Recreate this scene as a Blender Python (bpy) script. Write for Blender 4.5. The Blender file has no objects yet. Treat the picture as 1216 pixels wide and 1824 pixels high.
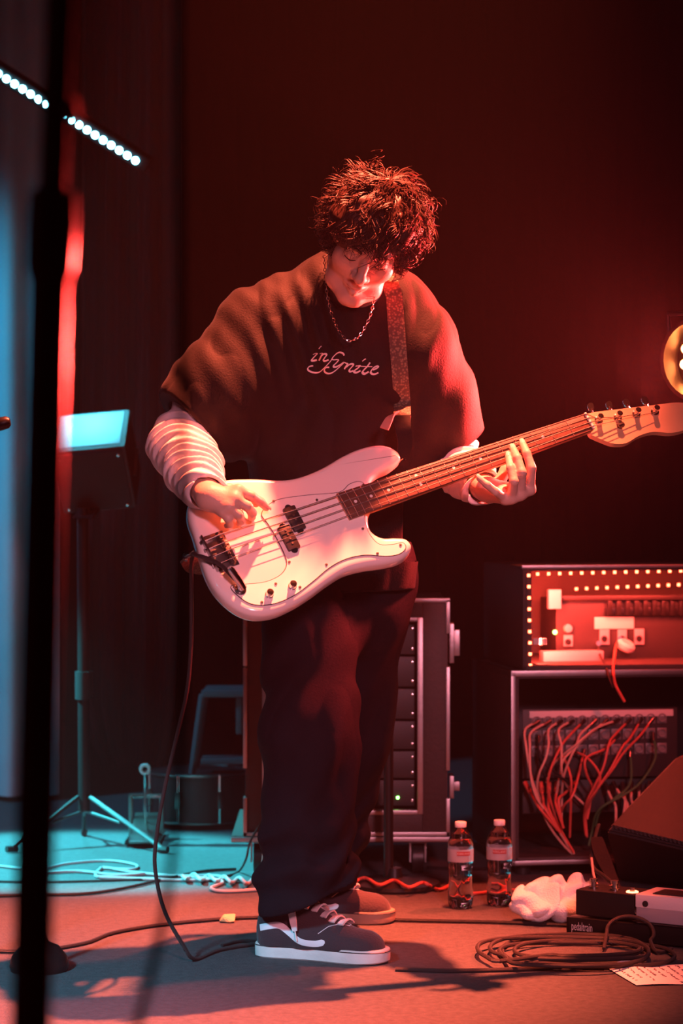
import bpy, bmesh, math, random
import numpy as np
from mathutils import Vector, Matrix
from mathutils.bvhtree import BVHTree
from mathutils.geometry import tessellate_polygon

random.seed(7); np.random.seed(7)
SC = bpy.context.scene
COL = SC.collection
PI = math.pi

# ------------------------------------------------------------------ camera
FPX, CX, CY, PITCH = 4200.0, 608.0, 912.0, -27.0 / 4200.0
cam_d = bpy.data.cameras.new('camera')
cam_d.sensor_fit = 'VERTICAL'; cam_d.sensor_height = 36.0
cam_d.lens = FPX / 1824.0 * 36.0
cam_d.clip_start = 0.05; cam_d.clip_end = 60
cam_d.dof.use_dof = True; cam_d.dof.focus_distance = 4.95; cam_d.dof.aperture_fstop = 4.2
cam = bpy.data.objects.new('camera', cam_d); COL.objects.link(cam)
cam.location = (0, 0, 1.0); cam.rotation_euler = (PI / 2 + PITCH, 0, 0)
SC.camera = cam

# ------------------------------------------------------------------ view, world, haze
SC.view_settings.view_transform = 'Standard'
SC.view_settings.look = 'None'
SC.view_settings.exposure = 0.0
SC.view_settings.gamma = 1.0
SC.view_settings.use_curve_mapping = False
w = bpy.data.worlds.new('venue_air'); SC.world = w; w.use_nodes = True
nt = w.node_tree
nt.nodes['Background'].inputs[0].default_value = (0.02, 0.02, 0.03, 1)
nt.nodes['Background'].inputs[1].default_value = 0.15
vs = nt.nodes.new('ShaderNodeVolumeScatter')                    # stage haze in the air
vs.inputs['Color'].default_value = (1, 1, 1, 1)
vs.inputs['Density'].default_value = 0.0018
vs.inputs['Anisotropy'].default_value = 0.1
nt.links.new(vs.outputs[0], nt.nodes['World Output'].inputs['Volume'])

# ------------------------------------------------------------------ large lights (stage rig lamps, plus unseen fills added for effect)
def aim(o, target):
    d = Vector(target) - o.location
    o.rotation_euler = d.to_track_quat('-Z', 'Y').to_euler()
def lamp(name, kind, loc, power, color, target=None, size=0.1, cone=60, blend=0.3, parent=None):
    d = bpy.data.lights.new(name, kind); d.energy = power; d.color = color
    if kind == 'SPOT':
        d.spot_size = math.radians(cone); d.spot_blend = blend; d.shadow_soft_size = size
    elif kind == 'POINT': d.shadow_soft_size = size
    elif kind == 'AREA': d.shape = 'DISK'; d.size = size
    o = bpy.data.objects.new(name, d); COL.objects.link(o); o.location = loc
    if target is not None: aim(o, target)
    if parent:
        bpy.context.view_layer.update(); o.parent = parent; o.matrix_parent_inverse = parent.matrix_world.inverted()
    return o
RED = (1.0, 0.045, 0.040)
lamp('red_overhead_lamp', 'SPOT', (0.62, 5.18, 4.4), 8800, (1, 0.130, 0.060), (-0.18, 5.02, 0.95), 0.05, 31, 0.75)
lamp('red_floor_fill', 'SPOT', (1.7, 6.6, 2.7), 1000, (1, 0.080, 0.040), (0.15, 5.65, 0.0), 0.06, 26, 0.6)  # added unseen spot that reddens the floor by the bottles and towel
lamp('red_rack_fill', 'SPOT', (1.5, 4.4, 2.3), 190, (1, 0.050, 0.040), (0.78, 6.3, 0.45), 0.08, 22, 0.7)  # unseen spot added to brighten the connector panel
lamp('cyan_side_lamp', 'SPOT', (-2.3, 6.75, 2.2), 4200, (0.05, 0.62, 0.70), (-0.80, 6.5, 0.0), 0.05, 25, 0.35)
lamp('cyan_wing_fill', 'SPOT', (-2.6, 6.3, 2.6), 420, (0.02, 0.36, 0.62), (-1.15, 7.75, 0.6), 0.08, 60, 0.8)  # extra unseen spot, added only to turn the wing curtain blue
lamp('cool_front_lamp', 'SPOT', (-2.2, 0.6, 3.1), 3300, (0.14, 0.58, 0.84), (-1.0, 4.3, -0.1), 0.25, 26, 0.9)
lamp('pink_front_lamp', 'SPOT', (1.0, 0.0, 2.2), 800, (1.0, 0.32, 0.42), (0.12, 4.9, 0.55), 0.25, 26, 0.9)

# ------------------------------------------------------------------ picture <-> place
def ray(px, py):
    dx, dz = (px - CX) / FPX, (CY - py) / FPX
    c, s = math.cos(PITCH), math.sin(PITCH)
    return Vector((dx, c - dz * s, s + dz * c))
def P(px, py, Y):
    r = ray(px, py); return Vector((0, 0, 1.0)) + r * (Y / r.y)
def F(px, py, z=0.0):
    r = ray(px, py); return Vector((0, 0, 1.0)) + r * ((z - 1.0) / r.z)

# ------------------------------------------------------------------ materials
MATS = {}
def M(name, col, rough=0.5, metal=0.0, bump=0.0, bscale=60.0, var=0.0, vscale=8.0, spec=0.5, emit=None, estr=0.0,
      trans=0.0, ior=1.45, sheen=0.0, coat=0.0, weave=0.0, wscale=900.0, alpha=1.0):
    m = bpy.data.materials.new(name); m.use_nodes = True; MATS[name] = m
    t = m.node_tree; b = t.nodes['Principled BSDF']; L = t.links.new
    b.inputs['Base Color'].default_value = (*col, 1); b.inputs['Roughness'].default_value = rough
    b.inputs['Metallic'].default_value = metal; b.inputs['Specular IOR Level'].default_value = spec
    b.inputs['Transmission Weight'].default_value = trans; b.inputs['IOR'].default_value = ior
    b.inputs['Sheen Weight'].default_value = sheen; b.inputs['Coat Weight'].default_value = coat
    b.inputs['Coat Roughness'].default_value = 0.05; b.inputs['Alpha'].default_value = alpha
    if emit: b.inputs['Emission Color'].default_value = (*emit, 1); b.inputs['Emission Strength'].default_value = estr
    tc = t.nodes.new('ShaderNodeTexCoord')
    if var > 0:
        n = t.nodes.new('ShaderNodeTexNoise'); n.inputs['Scale'].default_value = vscale; n.inputs['Detail'].default_value = 6
        L(tc.outputs['Object'], n.inputs['Vector'])
        mx = t.nodes.new('ShaderNodeMix'); mx.data_type = 'RGBA'
        mx.inputs[6].default_value = (*[max(0, c * (1 - var)) for c in col], 1)
        mx.inputs[7].default_value = (*[min(1, c * (1 + var)) for c in col], 1)
        L(n.outputs['Fac'], mx.inputs[0]); L(mx.outputs[2], b.inputs['Base Color'])
    prev = None
    if bump > 0:
        n2 = t.nodes.new('ShaderNodeTexNoise'); n2.inputs['Scale'].default_value = bscale; n2.inputs['Detail'].default_value = 4
        L(tc.outputs['Object'], n2.inputs['Vector'])
        bp = t.nodes.new('ShaderNodeBump'); bp.inputs['Strength'].default_value = bump; bp.inputs['Distance'].default_value = 0.004
        L(n2.outputs['Fac'], bp.inputs['Height']); prev = bp
    if weave > 0:
        wv = t.nodes.new('ShaderNodeTexWave'); wv.inputs['Scale'].default_value = wscale; wv.bands_direction = 'DIAGONAL'
        L(tc.outputs['Object'], wv.inputs['Vector'])
        bw = t.nodes.new('ShaderNodeBump'); bw.inputs['Strength'].default_value = weave; bw.inputs['Distance'].default_value = 0.002
        L(wv.outputs['Fac'], bw.inputs['Height'])
        if prev: L(prev.outputs[0], bw.inputs['Normal'])
        prev = bw
    if prev: L(prev.outputs[0], b.inputs['Normal'])
    return m

M('stage', (0.062, 0.064, 0.068), 0.85, spec=0.3, bump=0.9, bscale=190, var=0.45, vscale=60)
M('black_wall', (0.012, 0.012, 0.014), 0.9, bump=0.3, bscale=20)
M('black_cloth', (0.004, 0.004, 0.0045), 0.95, spec=0.05, bump=0.3, bscale=60)
M('wing_cloth', (0.42, 0.45, 0.48), 0.9, bump=0.5, bscale=18, var=0.15, vscale=5)
M('grey_drape', (0.16, 0.15, 0.19), 0.85, sheen=0.2, bump=0.3, bscale=40)
M('skin', (0.55, 0.36, 0.28), 0.5, bump=0.12, bscale=220, var=0.08, vscale=30)
M('lips', (0.42, 0.20, 0.17), 0.45)
M('nail', (0.66, 0.48, 0.42), 0.3)
M('hair', (0.045, 0.020, 0.015), 0.5, spec=0.3)
M('tee', (0.0085, 0.0068, 0.0070), 0.72, spec=0.16, sheen=0.03, bump=0.25, bscale=260)
M('tee_print', (0.80, 0.72, 0.70), 0.8)
M('white_knit', (0.78, 0.75, 0.75), 0.85, sheen=0.1, bump=0.25, bscale=190)
M('denim', (0.0075, 0.0070, 0.0105), 0.85, spec=0.12, bump=0.3, bscale=200, weave=0.3, wscale=700, var=0.35, vscale=14)
M('suede', (0.034, 0.021, 0.026), 0.9, sheen=0.15, bump=0.4, bscale=200)
M('canvas_dark', (0.03, 0.026, 0.032), 0.9, weave=0.4, wscale=900)
M('rubber_white', (0.60, 0.55, 0.52), 0.6, bump=0.2, bscale=90, var=0.15, vscale=30)
M('rubber_brown', (0.33, 0.22, 0.15), 0.6, bump=0.2, bscale=90)  # darker, browner version of the sole rubber, used on the far shoe
M('lace', (0.75, 0.70, 0.70), 0.85, weave=0.4, wscale=1200)
M('stripe', (0.72, 0.70, 0.72), 0.5)
M('silver', (0.75, 0.74, 0.73), 0.22, 1.0)
M('bass_white', (0.80, 0.76, 0.70), 0.22, coat=0.7, var=0.03)
M('guard_white', (0.78, 0.76, 0.70), 0.28, coat=0.3)
M('guard_edge', (0.05, 0.045, 0.05), 0.4)
M('black_plastic', (0.015, 0.015, 0.016), 0.4, bump=0.1, bscale=120)
M('chrome', (0.70, 0.70, 0.70), 0.15, 1.0)
M('dark_chrome', (0.30, 0.28, 0.27), 0.28, 1.0)
M('rosewood', (0.10, 0.040, 0.024), 0.5, bump=0.2, bscale=120, var=0.3, vscale=60)
M('maple', (0.62, 0.40, 0.22), 0.35, coat=0.3, var=0.12, vscale=20)
M('inlay', (0.75, 0.72, 0.66), 0.35)
M('string', (0.75, 0.70, 0.62), 0.25, 1.0)
M('leather', (0.014, 0.011, 0.011), 0.85, spec=0.1, bump=0.3, bscale=120)
M('leather_pink', (0.45, 0.22, 0.18), 0.6)
M('cable_black', (0.016, 0.015, 0.016), 0.6, weave=0.8, wscale=420)
M('cable_woven', (0.055, 0.045, 0.045), 0.6, weave=1.0, wscale=300)
M('cable_red', (0.55, 0.10, 0.07), 0.5)
M('cable_pale', (0.62, 0.36, 0.28), 0.5)
M('cable_green', (0.05, 0.12, 0.05), 0.5)
M('black_metal', (0.02, 0.02, 0.021), 0.38, 0.6)
M('stand_black', (0.10, 0.08, 0.075), 0.28, 0.9)
M('alu', (0.36, 0.35, 0.35), 0.38, 1.0, bump=0.1, bscale=60)
M('case_laminate', (0.030, 0.016, 0.014), 0.55, bump=0.2, bscale=90, var=0.2)
M('dark_panel', (0.02, 0.018, 0.018), 0.5)
M('grille', (0.05, 0.042, 0.042), 0.6, 0.3, weave=1.0, wscale=260)
M('tolex', (0.035, 0.03, 0.03), 0.6, bump=0.6, bscale=220)
M('paper', (0.78, 0.76, 0.76), 0.8)
M('ink', (0.10, 0.06, 0.07), 0.7)
M('towel', (0.80, 0.77, 0.74), 0.95, sheen=0.2, bump=0.8, bscale=260)
M('orange_paper', (0.85, 0.38, 0.16), 0.7)
M('bottle', (0.95, 0.97, 0.98), 0.05, trans=1.0, ior=1.30)
M('water', (0.95, 0.97, 0.98), 0.02, trans=1.0, ior=1.33)
M('cap_white', (0.82, 0.78, 0.76), 0.45)
M('bottle_label', (0.62, 0.58, 0.60), 0.45, alpha=0.55)
M('label_red', (0.35, 0.03, 0.03), 0.5)
M('pedal_white', (0.70, 0.66, 0.66), 0.4, bump=0.1, bscale=200)
M('stool_grey', (0.07, 0.07, 0.08), 0.6)
M('socket_grey', (0.20, 0.18, 0.18), 0.45, 0.3)
M('fret_metal', (0.45, 0.40, 0.36), 0.4, 0.8)
M('pedal_grey', (0.34, 0.32, 0.34), 0.5)
M('tape_white', (0.62, 0.58, 0.55), 0.7)
M('brass', (0.55, 0.40, 0.15), 0.3, 1.0)
M('led_red', (0.8, 0.1, 0.05), 0.4, emit=(1.0, 0.075, 0.03), estr=26)
M('led_amber', (0.9, 0.5, 0.2), 0.4, emit=(1.0, 0.22, 0.05), estr=60)
M('led_cyan', (0.5, 0.9, 1.0), 0.4, emit=(0.20, 0.80, 1.0), estr=42)
M('led_green', (0.2, 0.9, 0.2), 0.4, emit=(0.18, 1.0, 0.12), estr=14)
M('led_pedal', (0.9, 0.2, 0.1), 0.4, emit=(1.0, 0.18, 0.08), estr=9)
# ------------------------------------------------------------------ mesh helpers
def catmull(pts, n=8, closed=False):
    pts = [Vector(p) for p in pts]; out = []; m = len(pts)
    if m < 3 and not closed:
        return [pts[0].lerp(pts[-1], i / n) for i in range(n + 1)]
    rng = range(m) if closed else range(m - 1)
    for i in rng:
        if closed: p0, p1, p2, p3 = pts[i - 1], pts[i], pts[(i + 1) % m], pts[(i + 2) % m]
        else: p0, p1, p2, p3 = pts[max(i - 1, 0)], pts[i], pts[i + 1], pts[min(i + 2, m - 1)]
        for k in range(n):
            t = k / n
            out.append(0.5 * ((2 * p1) + (p2 - p0) * t + (2 * p0 - 5 * p1 + 4 * p2 - p3) * t * t + (3 * p1 - p0 - 3 * p2 + p3) * t ** 3))
    if not closed: out.append(pts[-1].copy())
    return out

class MB:
    def __init__(s): s.v = []; s.f = []
    def add(s, vs, fs):
        o = len(s.v); s.v += [tuple(x) for x in vs]; s.f += [tuple(i + o for i in f) for f in fs]; return s
    def box(s, size, loc=(0, 0, 0), mat=None, bev=0.0):
        bm = bmesh.new(); bmesh.ops.create_cube(bm, size=1.0)
        for v in bm.verts: v.co = Vector((v.co.x * size[0], v.co.y * size[1], v.co.z * size[2]))
        if bev > 0: bmesh.ops.bevel(bm, geom=bm.edges[:], offset=bev, segments=2, affect='EDGES', profile=0.6)
        T = Matrix.Translation(Vector(loc))
        if mat is not None: T = T @ mat.to_4x4()
        bm.verts.index_update()
        s.add([T @ v.co for v in bm.verts], [[v.index for v in f.verts] for f in bm.faces]); bm.free(); return s
    def tube(s, pts, r, n=8, cap=True, closed=False):
        pts = [Vector(p) for p in pts]; m = len(pts); rs = r if hasattr(r, '__len__') else [r] * m
        vs = []; nrm = None
        for i in range(m):
            if closed: t = pts[(i + 1) % m] - pts[i - 1]
            else: t = pts[min(i + 1, m - 1)] - pts[max(i - 1, 0)]
            if t.length < 1e-9: t = Vector((0, 0, 1))
            t.normalize()
            if nrm is None:
                a = Vector((0, 0, 1)) if abs(t.z) < 0.9 else Vector((1, 0, 0)); nrm = (a - t * a.dot(t)).normalized()
            else:
                nrm = nrm - t * nrm.dot(t)
                nrm = nrm.normalized() if nrm.length > 1e-6 else t.orthogonal().normalized()
            b = t.cross(nrm)
            for k in range(n):
                a = 2 * PI * k / n; vs.append(pts[i] + (nrm * math.cos(a) + b * math.sin(a)) * rs[i])
        fs = []
        for i in range(m if closed else m - 1):
            j = (i + 1) % m
            for k in range(n): fs.append((i * n + k, i * n + (k + 1) % n, j * n + (k + 1) % n, j * n + k))
        if cap and not closed: fs += [tuple(range(n))[::-1], tuple((m - 1) * n + k for k in range(n))]
        return s.add(vs, fs)
    def lathe(s, prof, n=24, loc=(0, 0, 0), mat=None, mod=None):
        vs = []; loc = Vector(loc); M3 = mat if mat is not None else Matrix.Identity(3)
        for (r, z) in prof:
            for k in range(n):
                a = 2 * PI * k / n; rr = mod(r, z, a) if mod else r
                vs.append(loc + M3 @ Vector((rr * math.cos(a), rr * math.sin(a), z)))
        fs = []
        for i in range(len(prof) - 1):
            for k in range(n): fs.append((i * n + k, i * n + (k + 1) % n, (i + 1) * n + (k + 1) % n, (i + 1) * n + k))
        fs += [tuple(range(n))[::-1], tuple((len(prof) - 1) * n + k for k in range(n))]
        return s.add(vs, fs)
    def cyl(s, a, b, r, n=12, r2=None): return s.tube([a, b], [r, r if r2 is None else r2], n)
    def prism(s, poly, fn, w0, w1):
        """poly of (a,b); fn(a,b,w)->Vector; extruded from w0 to w1 (w1 = front)."""
        n = len(poly); vs = [fn(a, b, w0) for a, b in poly] + [fn(a, b, w1) for a, b in poly]
        fs = [tuple(range(n))[::-1], tuple(range(n, 2 * n))] + [(i, (i + 1) % n, n + (i + 1) % n, n + i) for i in range(n)]
        return s.add(vs, fs)
    def ribbon(s, pts, width, side, thick=0.002):
        """flat band along pts; side(i,t) -> width direction"""
        pts = [Vector(p) for p in pts]; vs = []; m = len(pts)
        for i in range(m):
            t = (pts[min(i + 1, m - 1)] - pts[max(i - 1, 0)]).normalized()
            d = Vector(side[i] if isinstance(side, list) else side); d = (d - t * d.dot(t)).normalized(); nn = t.cross(d)
            wd = width[i] if hasattr(width, '__len__') else width
            for sx, sn in ((-1, -1), (1, -1), (1, 1), (-1, 1)): vs.append(pts[i] + d * sx * wd / 2 + nn * sn * thick / 2)
        fs = [(0, 1, 2, 3), tuple((m - 1) * 4 + k for k in (3, 2, 1, 0))]
        for i in range(m - 1):
            for k in range(4): fs.append((i * 4 + k, (i + 1) * 4 + k, (i + 1) * 4 + (k + 1) % 4, i * 4 + (k + 1) % 4))
        return s.add(vs, fs)
    def mesh(s, name, smooth=True, fix=True):
        me = bpy.data.meshes.new(name); me.from_pydata([tuple(v) for v in s.v], [], s.f)
        if fix:
            bm = bmesh.new(); bm.from_mesh(me); bmesh.ops.recalc_face_normals(bm, faces=bm.faces[:]); bm.to_mesh(me); bm.free()
        if smooth:
            me.polygons.foreach_set('use_smooth', [True] * len(me.polygons))
            try: me.set_sharp_from_angle(angle=math.radians(38))
            except Exception: pass
        return me
    def build(s, name, mat, parent=None, smooth=True, fix=True):
        return obj(name, s.mesh(name, smooth, fix), mat, parent)

def obj(name, me, mat, parent=None):
    if mat: me.materials.append(MATS[mat])
    o = bpy.data.objects.new(name, me); COL.objects.link(o)
    if parent:
        o.parent = parent; o.matrix_parent_inverse = parent_inv(parent)
    return o
def parent_inv(p):
    m = Matrix.Identity(4); q = p
    chain = []
    while q: chain.append(q); q = q.parent
    for c in reversed(chain):
        m = m @ c.matrix_parent_inverse @ Matrix.LocRotScale(c.location, c.rotation_euler, c.scale)
    return m.inverted()
def empty(name, loc, label=None, cat=None, group=None):
    o = bpy.data.objects.new(name, None); COL.objects.link(o); o.location = loc; o.empty_display_size = 0.05
    if label: tag(o, label, cat, group)
    return o
def tag(o, label=None, cat=None, group=None, kind=None):
    if label: o['label'] = label
    if cat: o['category'] = cat
    if group: o['group'] = group
    if kind: o['kind'] = kind
    return o
def text_mesh(body, size, fn, name, mat, parent=None, shear=0.0, space=1.0, bold=0.0):
    """flat lettering: fn(x,y) maps text space (metres, centred) to the surface"""
    c = bpy.data.curves.new(name, 'FONT'); c.body = body; c.size = size; c.shear = shear; c.align_x = 'CENTER'; c.align_y = 'CENTER'
    c.space_character = space; c.offset = bold; c.resolution_u = 3
    t = bpy.data.objects.new('tmp', c); COL.objects.link(t)
    me = bpy.data.meshes.new_from_object(t.evaluated_get(bpy.context.evaluated_depsgraph_get()))
    bpy.data.objects.remove(t); bpy.data.curves.remove(c)
    for v in me.vertices: v.co = fn(v.co.x, v.co.y)
    me.name = name; me.materials.clear()
    return obj(name, me, mat, parent)
def frame(zdir, xdir=(1, 0, 0)):
    z = Vector(zdir).normalized(); x = Vector(xdir); x = (x - z * x.dot(z)).normalized(); y = z.cross(x)
    return Matrix((x, y, z)).transposed()

# ------------------------------------------------------------------ signed distance bodies (limbs, cloth, flesh)
class SDF:
    def __init__(s): s.ops = []
    @staticmethod
    def _a(x): return np.array(x, dtype=np.float32)
    def cone(s, a, b, ra, rb, k=0.02, flat=None, sub=False, tagm=None):
        a, b = s._a(a), s._a(b); rm = max(ra, rb)
        s.ops.append(('sub' if sub else 'add', 'cone', (a, b, ra, rb, None if flat is None else (s._a(Vector(flat[0]).normalized()), flat[1])), k,
                      np.minimum(a, b) - rm, np.maximum(a, b) + rm)); return s
    def path(s, pts, rs, k=0.012, **kw):
        for i in range(len(pts) - 1): s.cone(pts[i], pts[i + 1], rs[i], rs[i + 1], k, **kw)
        return s
    def ell(s, c, rad, R=None, k=0.02, sub=False):
        c = s._a(c); R = np.eye(3, dtype=np.float32) if R is None else s._a(R); rad = s._a(rad); rm = rad.max()
        s.ops.append(('sub' if sub else 'add', 'ell', (c, R, rad), k, c - rm, c + rm)); return s
    def cut(s, p, n, lo=None, hi=None):
        s.ops.append(('cut', 'plane', (s._a(p), s._a(Vector(n).normalized())), 0, lo, hi)); return s
    def disp(s, fn): s.ops.append(('disp', fn, None, 0, None, None)); return s
    def ev(s, p, lo=None, hi=None):
        d = np.full(len(p), 1.0, np.float32)
        for op, kind, dat, k, bl, bh in s.ops:
            if op in ('add', 'sub'):
                if lo is not None and (np.any(bl - 0.09 > hi) or np.any(bh + 0.09 < lo)): continue
                if kind == 'cone':
                    a, b, ra, rb, fl = dat; q = p - a; ba = b - a
                    if fl is not None:
                        n, sc = fl; q = q + np.outer(q @ n, n) * (1 / sc - 1); ba = ba + n * (ba @ n) * (1 / sc - 1)
                    t = np.clip(q @ ba / max(ba @ ba, 1e-9), 0, 1); r = q - t[:, None] * ba
                    L = np.sqrt(np.einsum('ij,ij->i', r, r)) + 1e-7; e = L - (ra + (rb - ra) * t)
                    if fl is not None:
                        g = r / L[:, None]; g = g + np.outer(g @ n, n) * (1 / sc - 1); e = e / np.sqrt(np.einsum('ij,ij->i', g, g))
                else:
                    c, R, rad = dat; q = (p - c) @ R.T; k0 = np.sqrt((((q / rad)) ** 2).sum(1)) + 1e-6; k1 = np.sqrt((((q / rad ** 2)) ** 2).sum(1)) + 1e-6
                    e = k0 * (k0 - 1) / k1
                if op == 'add':
                    h = np.clip(0.5 + 0.5 * (d - e) / k, 0, 1); d = d + (e - d) * h - k * h * (1 - h)
                else:
                    h = np.clip(0.5 - 0.5 * (d + e) / k, 0, 1); d = d + (-e - d) * h + k * h * (1 - h)
            elif op == 'cut':
                pp, n = dat; e = (p - pp) @ n
                if bl is not None:
                    m = np.all((p > bl) & (p < bh), 1); d = np.where(m, np.maximum(d, e), d)
                else: d = np.maximum(d, e)
            else: d = d + kind(p)
        return d.astype(np.float32)
    def mesh(s, name, lo, hi, h, post=None):
        B = 8; lo = s._a(lo); hi = s._a(hi); nb = np.ceil((hi - lo) / (h * B)).astype(int)
        g = np.stack(np.meshgrid(*[np.arange(n) for n in nb], indexing='ij'), -1).reshape(-1, 3)
        c = lo + (g + 0.5) * (h * B); d0 = s.ev(c.astype(np.float32))
        g = g[np.abs(d0) < h * B * 1.25 + 0.012]
        sup = (g // 4); key = (sup[:, 0] * 1000 + sup[:, 1]) * 1000 + sup[:, 2]; o = np.argsort(key, kind='stable'); g = g[o]; key = key[o]
        off = np.stack(np.meshgrid(*[np.arange(B + 1)] * 3, indexing='ij'), -1).reshape(-1, 3)
        vals = np.empty((len(g), (B + 1) ** 3), np.float32)
        st = np.flatnonzero(np.r_[True, key[1:] != key[:-1]]); en = np.r_[st[1:], len(g)]
        for a, b in zip(st, en):
            pts = (lo + ((g[a:b, None, :] * B + off[None]).reshape(-1, 3)) * h).astype(np.float32)
            vals[a:b] = s.ev(pts, pts.min(0), pts.max(0)).reshape(b - a, -1)
        V = vals.reshape(-1, B + 1, B + 1, B + 1); S = V < 0
        acc = np.zeros((len(g), B, B, B, 3), np.float32); cnt = np.zeros((len(g), B, B, B), np.float32)
        cor = [(i, j, k) for i in (0, 1) for j in (0, 1) for k in (0, 1)]
        sl = lambda c: (slice(None), slice(c[0], c[0] + B), slice(c[1], c[1] + B), slice(c[2], c[2] + B))
        for ax in range(3):
            for c0 in cor:
                if c0[ax]: continue
                c1 = list(c0); c1[ax] = 1; A = V[sl(c0)]; C = V[sl(c1)]; m = (A < 0) != (C < 0)
                t = np.where(m, A / np.where(m, A - C, 1), 0)
                for q in range(3): acc[..., q] += np.where(m, c0[q] + (t if q == ax else 0), 0)
                cnt += m
        act = cnt > 0; bi, ci, cj, ck = np.nonzero(act)
        loc = acc[act] / cnt[act][:, None]; gi = g[bi] * B + np.stack([ci, cj, ck], 1)
        N = (nb * B + 2).astype(np.int64); kk = lambda a: ((a[:, 0] + 1) * N[1] + a[:, 1] + 1) * N[2] + a[:, 2] + 1
        keys = kk(gi.astype(np.int64)); o = np.argsort(keys); keys = keys[o]; verts = (lo + (gi + loc) * h)[o]
        quads = []
        for ax in range(3):
            c1 = [0, 0, 0]; c1[ax] = 1; A = S[sl((0, 0, 0))]; C = S[sl(tuple(c1))]
            bi, i, j, k = np.nonzero(A != C); inside = A[bi, i, j, k]; e = (g[bi] * B + np.stack([i, j, k], 1)).astype(np.int64)
            u, v = (ax + 1) % 3, (ax + 2) % 3; q = []
            ok = np.ones(len(e), bool)
            for du, dv in ((0, 0), (-1, 0), (-1, -1), (0, -1)):
                f = e.copy(); f[:, u] += du; f[:, v] += dv; kf = kk(f); ix = np.searchsorted(keys, kf); ix = np.minimum(ix, len(keys) - 1)
                ok &= keys[ix] == kf; q.append(ix)
            q = np.stack(q, 1); q = np.where(inside[:, None], q, q[:, ::-1]); quads.append(q[ok])
        quads = np.concatenate(quads).astype(np.int32)
        if post is not None: verts = post(verts)
        me = bpy.data.meshes.new(name); me.vertices.add(len(verts)); me.vertices.foreach_set('co', verts.astype(np.float32).ravel())
        me.loops.add(quads.size); me.loops.foreach_set('vertex_index', quads.ravel())
        me.polygons.add(len(quads)); me.polygons.foreach_set('loop_start', np.arange(0, quads.size, 4, dtype=np.int32))
        me.polygons.foreach_set('use_smooth', np.ones(len(quads), bool)); me.update(calc_edges=True); me.validate()
        return me
def bvh_of(me):
    return BVHTree.FromPolygons([v.co.copy() for v in me.vertices], [tuple(p.vertices) for p in me.polygons])
def wav(p, f, ph=0.0):
    """smooth pseudo-noise, about -1..1"""
    x, y, z = p[:, 0] * f[0] + ph, p[:, 1] * f[1] + 1.7 * ph, p[:, 2] * f[2] - ph
    a = np.sin(x + 1.3 * np.sin(y * 0.9 + ph)) * np.cos(z + 1.1 * np.sin(x * 0.7 - ph))
    b = np.sin(1.9 * x - 1.1 * z + 2.0 * ph + np.sin(1.7 * y)) * 0.5
    return (a + b) / 1.5
def ridge(v): return 1 - 2 * np.abs(v) ** 0.7
# ------------------------------------------------------------------ the room
def slab(name, size, loc, mat, bev=0.0):
    o = MB().box(size, loc, bev=bev).build(name, mat, smooth=False); o['kind'] = 'structure'; return o
slab('floor', (8, 13, 0.1), (0, 4.5, -0.05), 'stage')
slab('wall_back', (8, 0.1, 4.6), (0, 10.75, 2.25), 'black_wall')
slab('wall_left', (0.1, 13, 4.6), (-3.95, 4.5, 2.25), 'black_wall')
slab('wall_right', (0.1, 13, 4.6), (3.95, 4.5, 2.25), 'black_wall')
slab('ceiling', (8, 13, 0.1), (0, 4.5, 4.6), 'black_wall')

# pale wing curtain on the left, behind the microphone stand
def drape(name, mat, fn, ns, nt_, thick=0.004):
    vs = [fn(i / ns, j / nt_) for j in range(nt_ + 1) for i in range(ns + 1)]; n0 = len(vs)
    vs2 = [v + Vector((0, thick, 0)) for v in vs]; W = ns + 1
    fs = [(j * W + i, j * W + i + 1, (j + 1) * W + i + 1, (j + 1) * W + i) for j in range(nt_) for i in range(ns)]
    fs2 = [tuple(n0 + k for k in f[::-1]) for f in fs]
    rim = [j * W for j in range(nt_ + 1)] + [nt_ * W + i for i in range(1, W)] + [j * W + ns for j in range(nt_ - 1, -1, -1)] + [i for i in range(ns - 1, 0, -1)]
    side = [(rim[k], rim[(k + 1) % len(rim)], n0 + rim[(k + 1) % len(rim)], n0 + rim[k]) for k in range(len(rim))]
    return MB().add(vs + vs2, fs + fs2 + side).build(name, mat)
def wing(s, t):
    z = 3.6 * (1 - t) + 0.02
    x = -2.35 + 1.42 * s
    return Vector((x, 7.75 + 0.035 * math.sin(s * 26) + 0.02 * math.sin(s * 61 + 1), z))
tag(drape('wing_curtain', 'wing_cloth', wing, 120, 30), 'pale flat wing curtain lit blue at the left edge of the stage', 'curtain')

# gathered grey drape, pulled together low down and flaring below the knot
DR = [(430, 146, 322), (600, 146, 322), (1000, 140, 318), (1180, 142, 316), (1260, 146, 312), (1330, 165, 300), (1375, 190, 285), (1400, 196, 250), (1440, 190, 225), (1470, 205, 215), (1484, 168, 212)]
def lerp_tab(tab, y):
    for a, b in zip(tab, tab[1:]):
        if y <= b[0]:
            t = (y - a[0]) / (b[0] - a[0]); return [a[i] + (b[i] - a[i]) * t for i in range(1, len(a))]
    return list(tab[-1][1:])
def gathered(s, t):
    py = -260 + (1484 + 260) * t
    l, r = lerp_tab(DR, max(py, 430))
    px = l + (r - l) * s
    dep = 0.10 * (r - l) / 176 + 0.015
    fold = math.sin(s * 5.2 * PI + 0.8) + 0.35 * math.sin(s * 13 * PI + t * 3)
    return P(px, py, 8.75 + dep * fold)
tag(drape('gathered_drape', 'grey_drape', gathered, 90, 70), 'dull grey drape gathered at the bottom behind the speaker on its pole', 'curtain')

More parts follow.
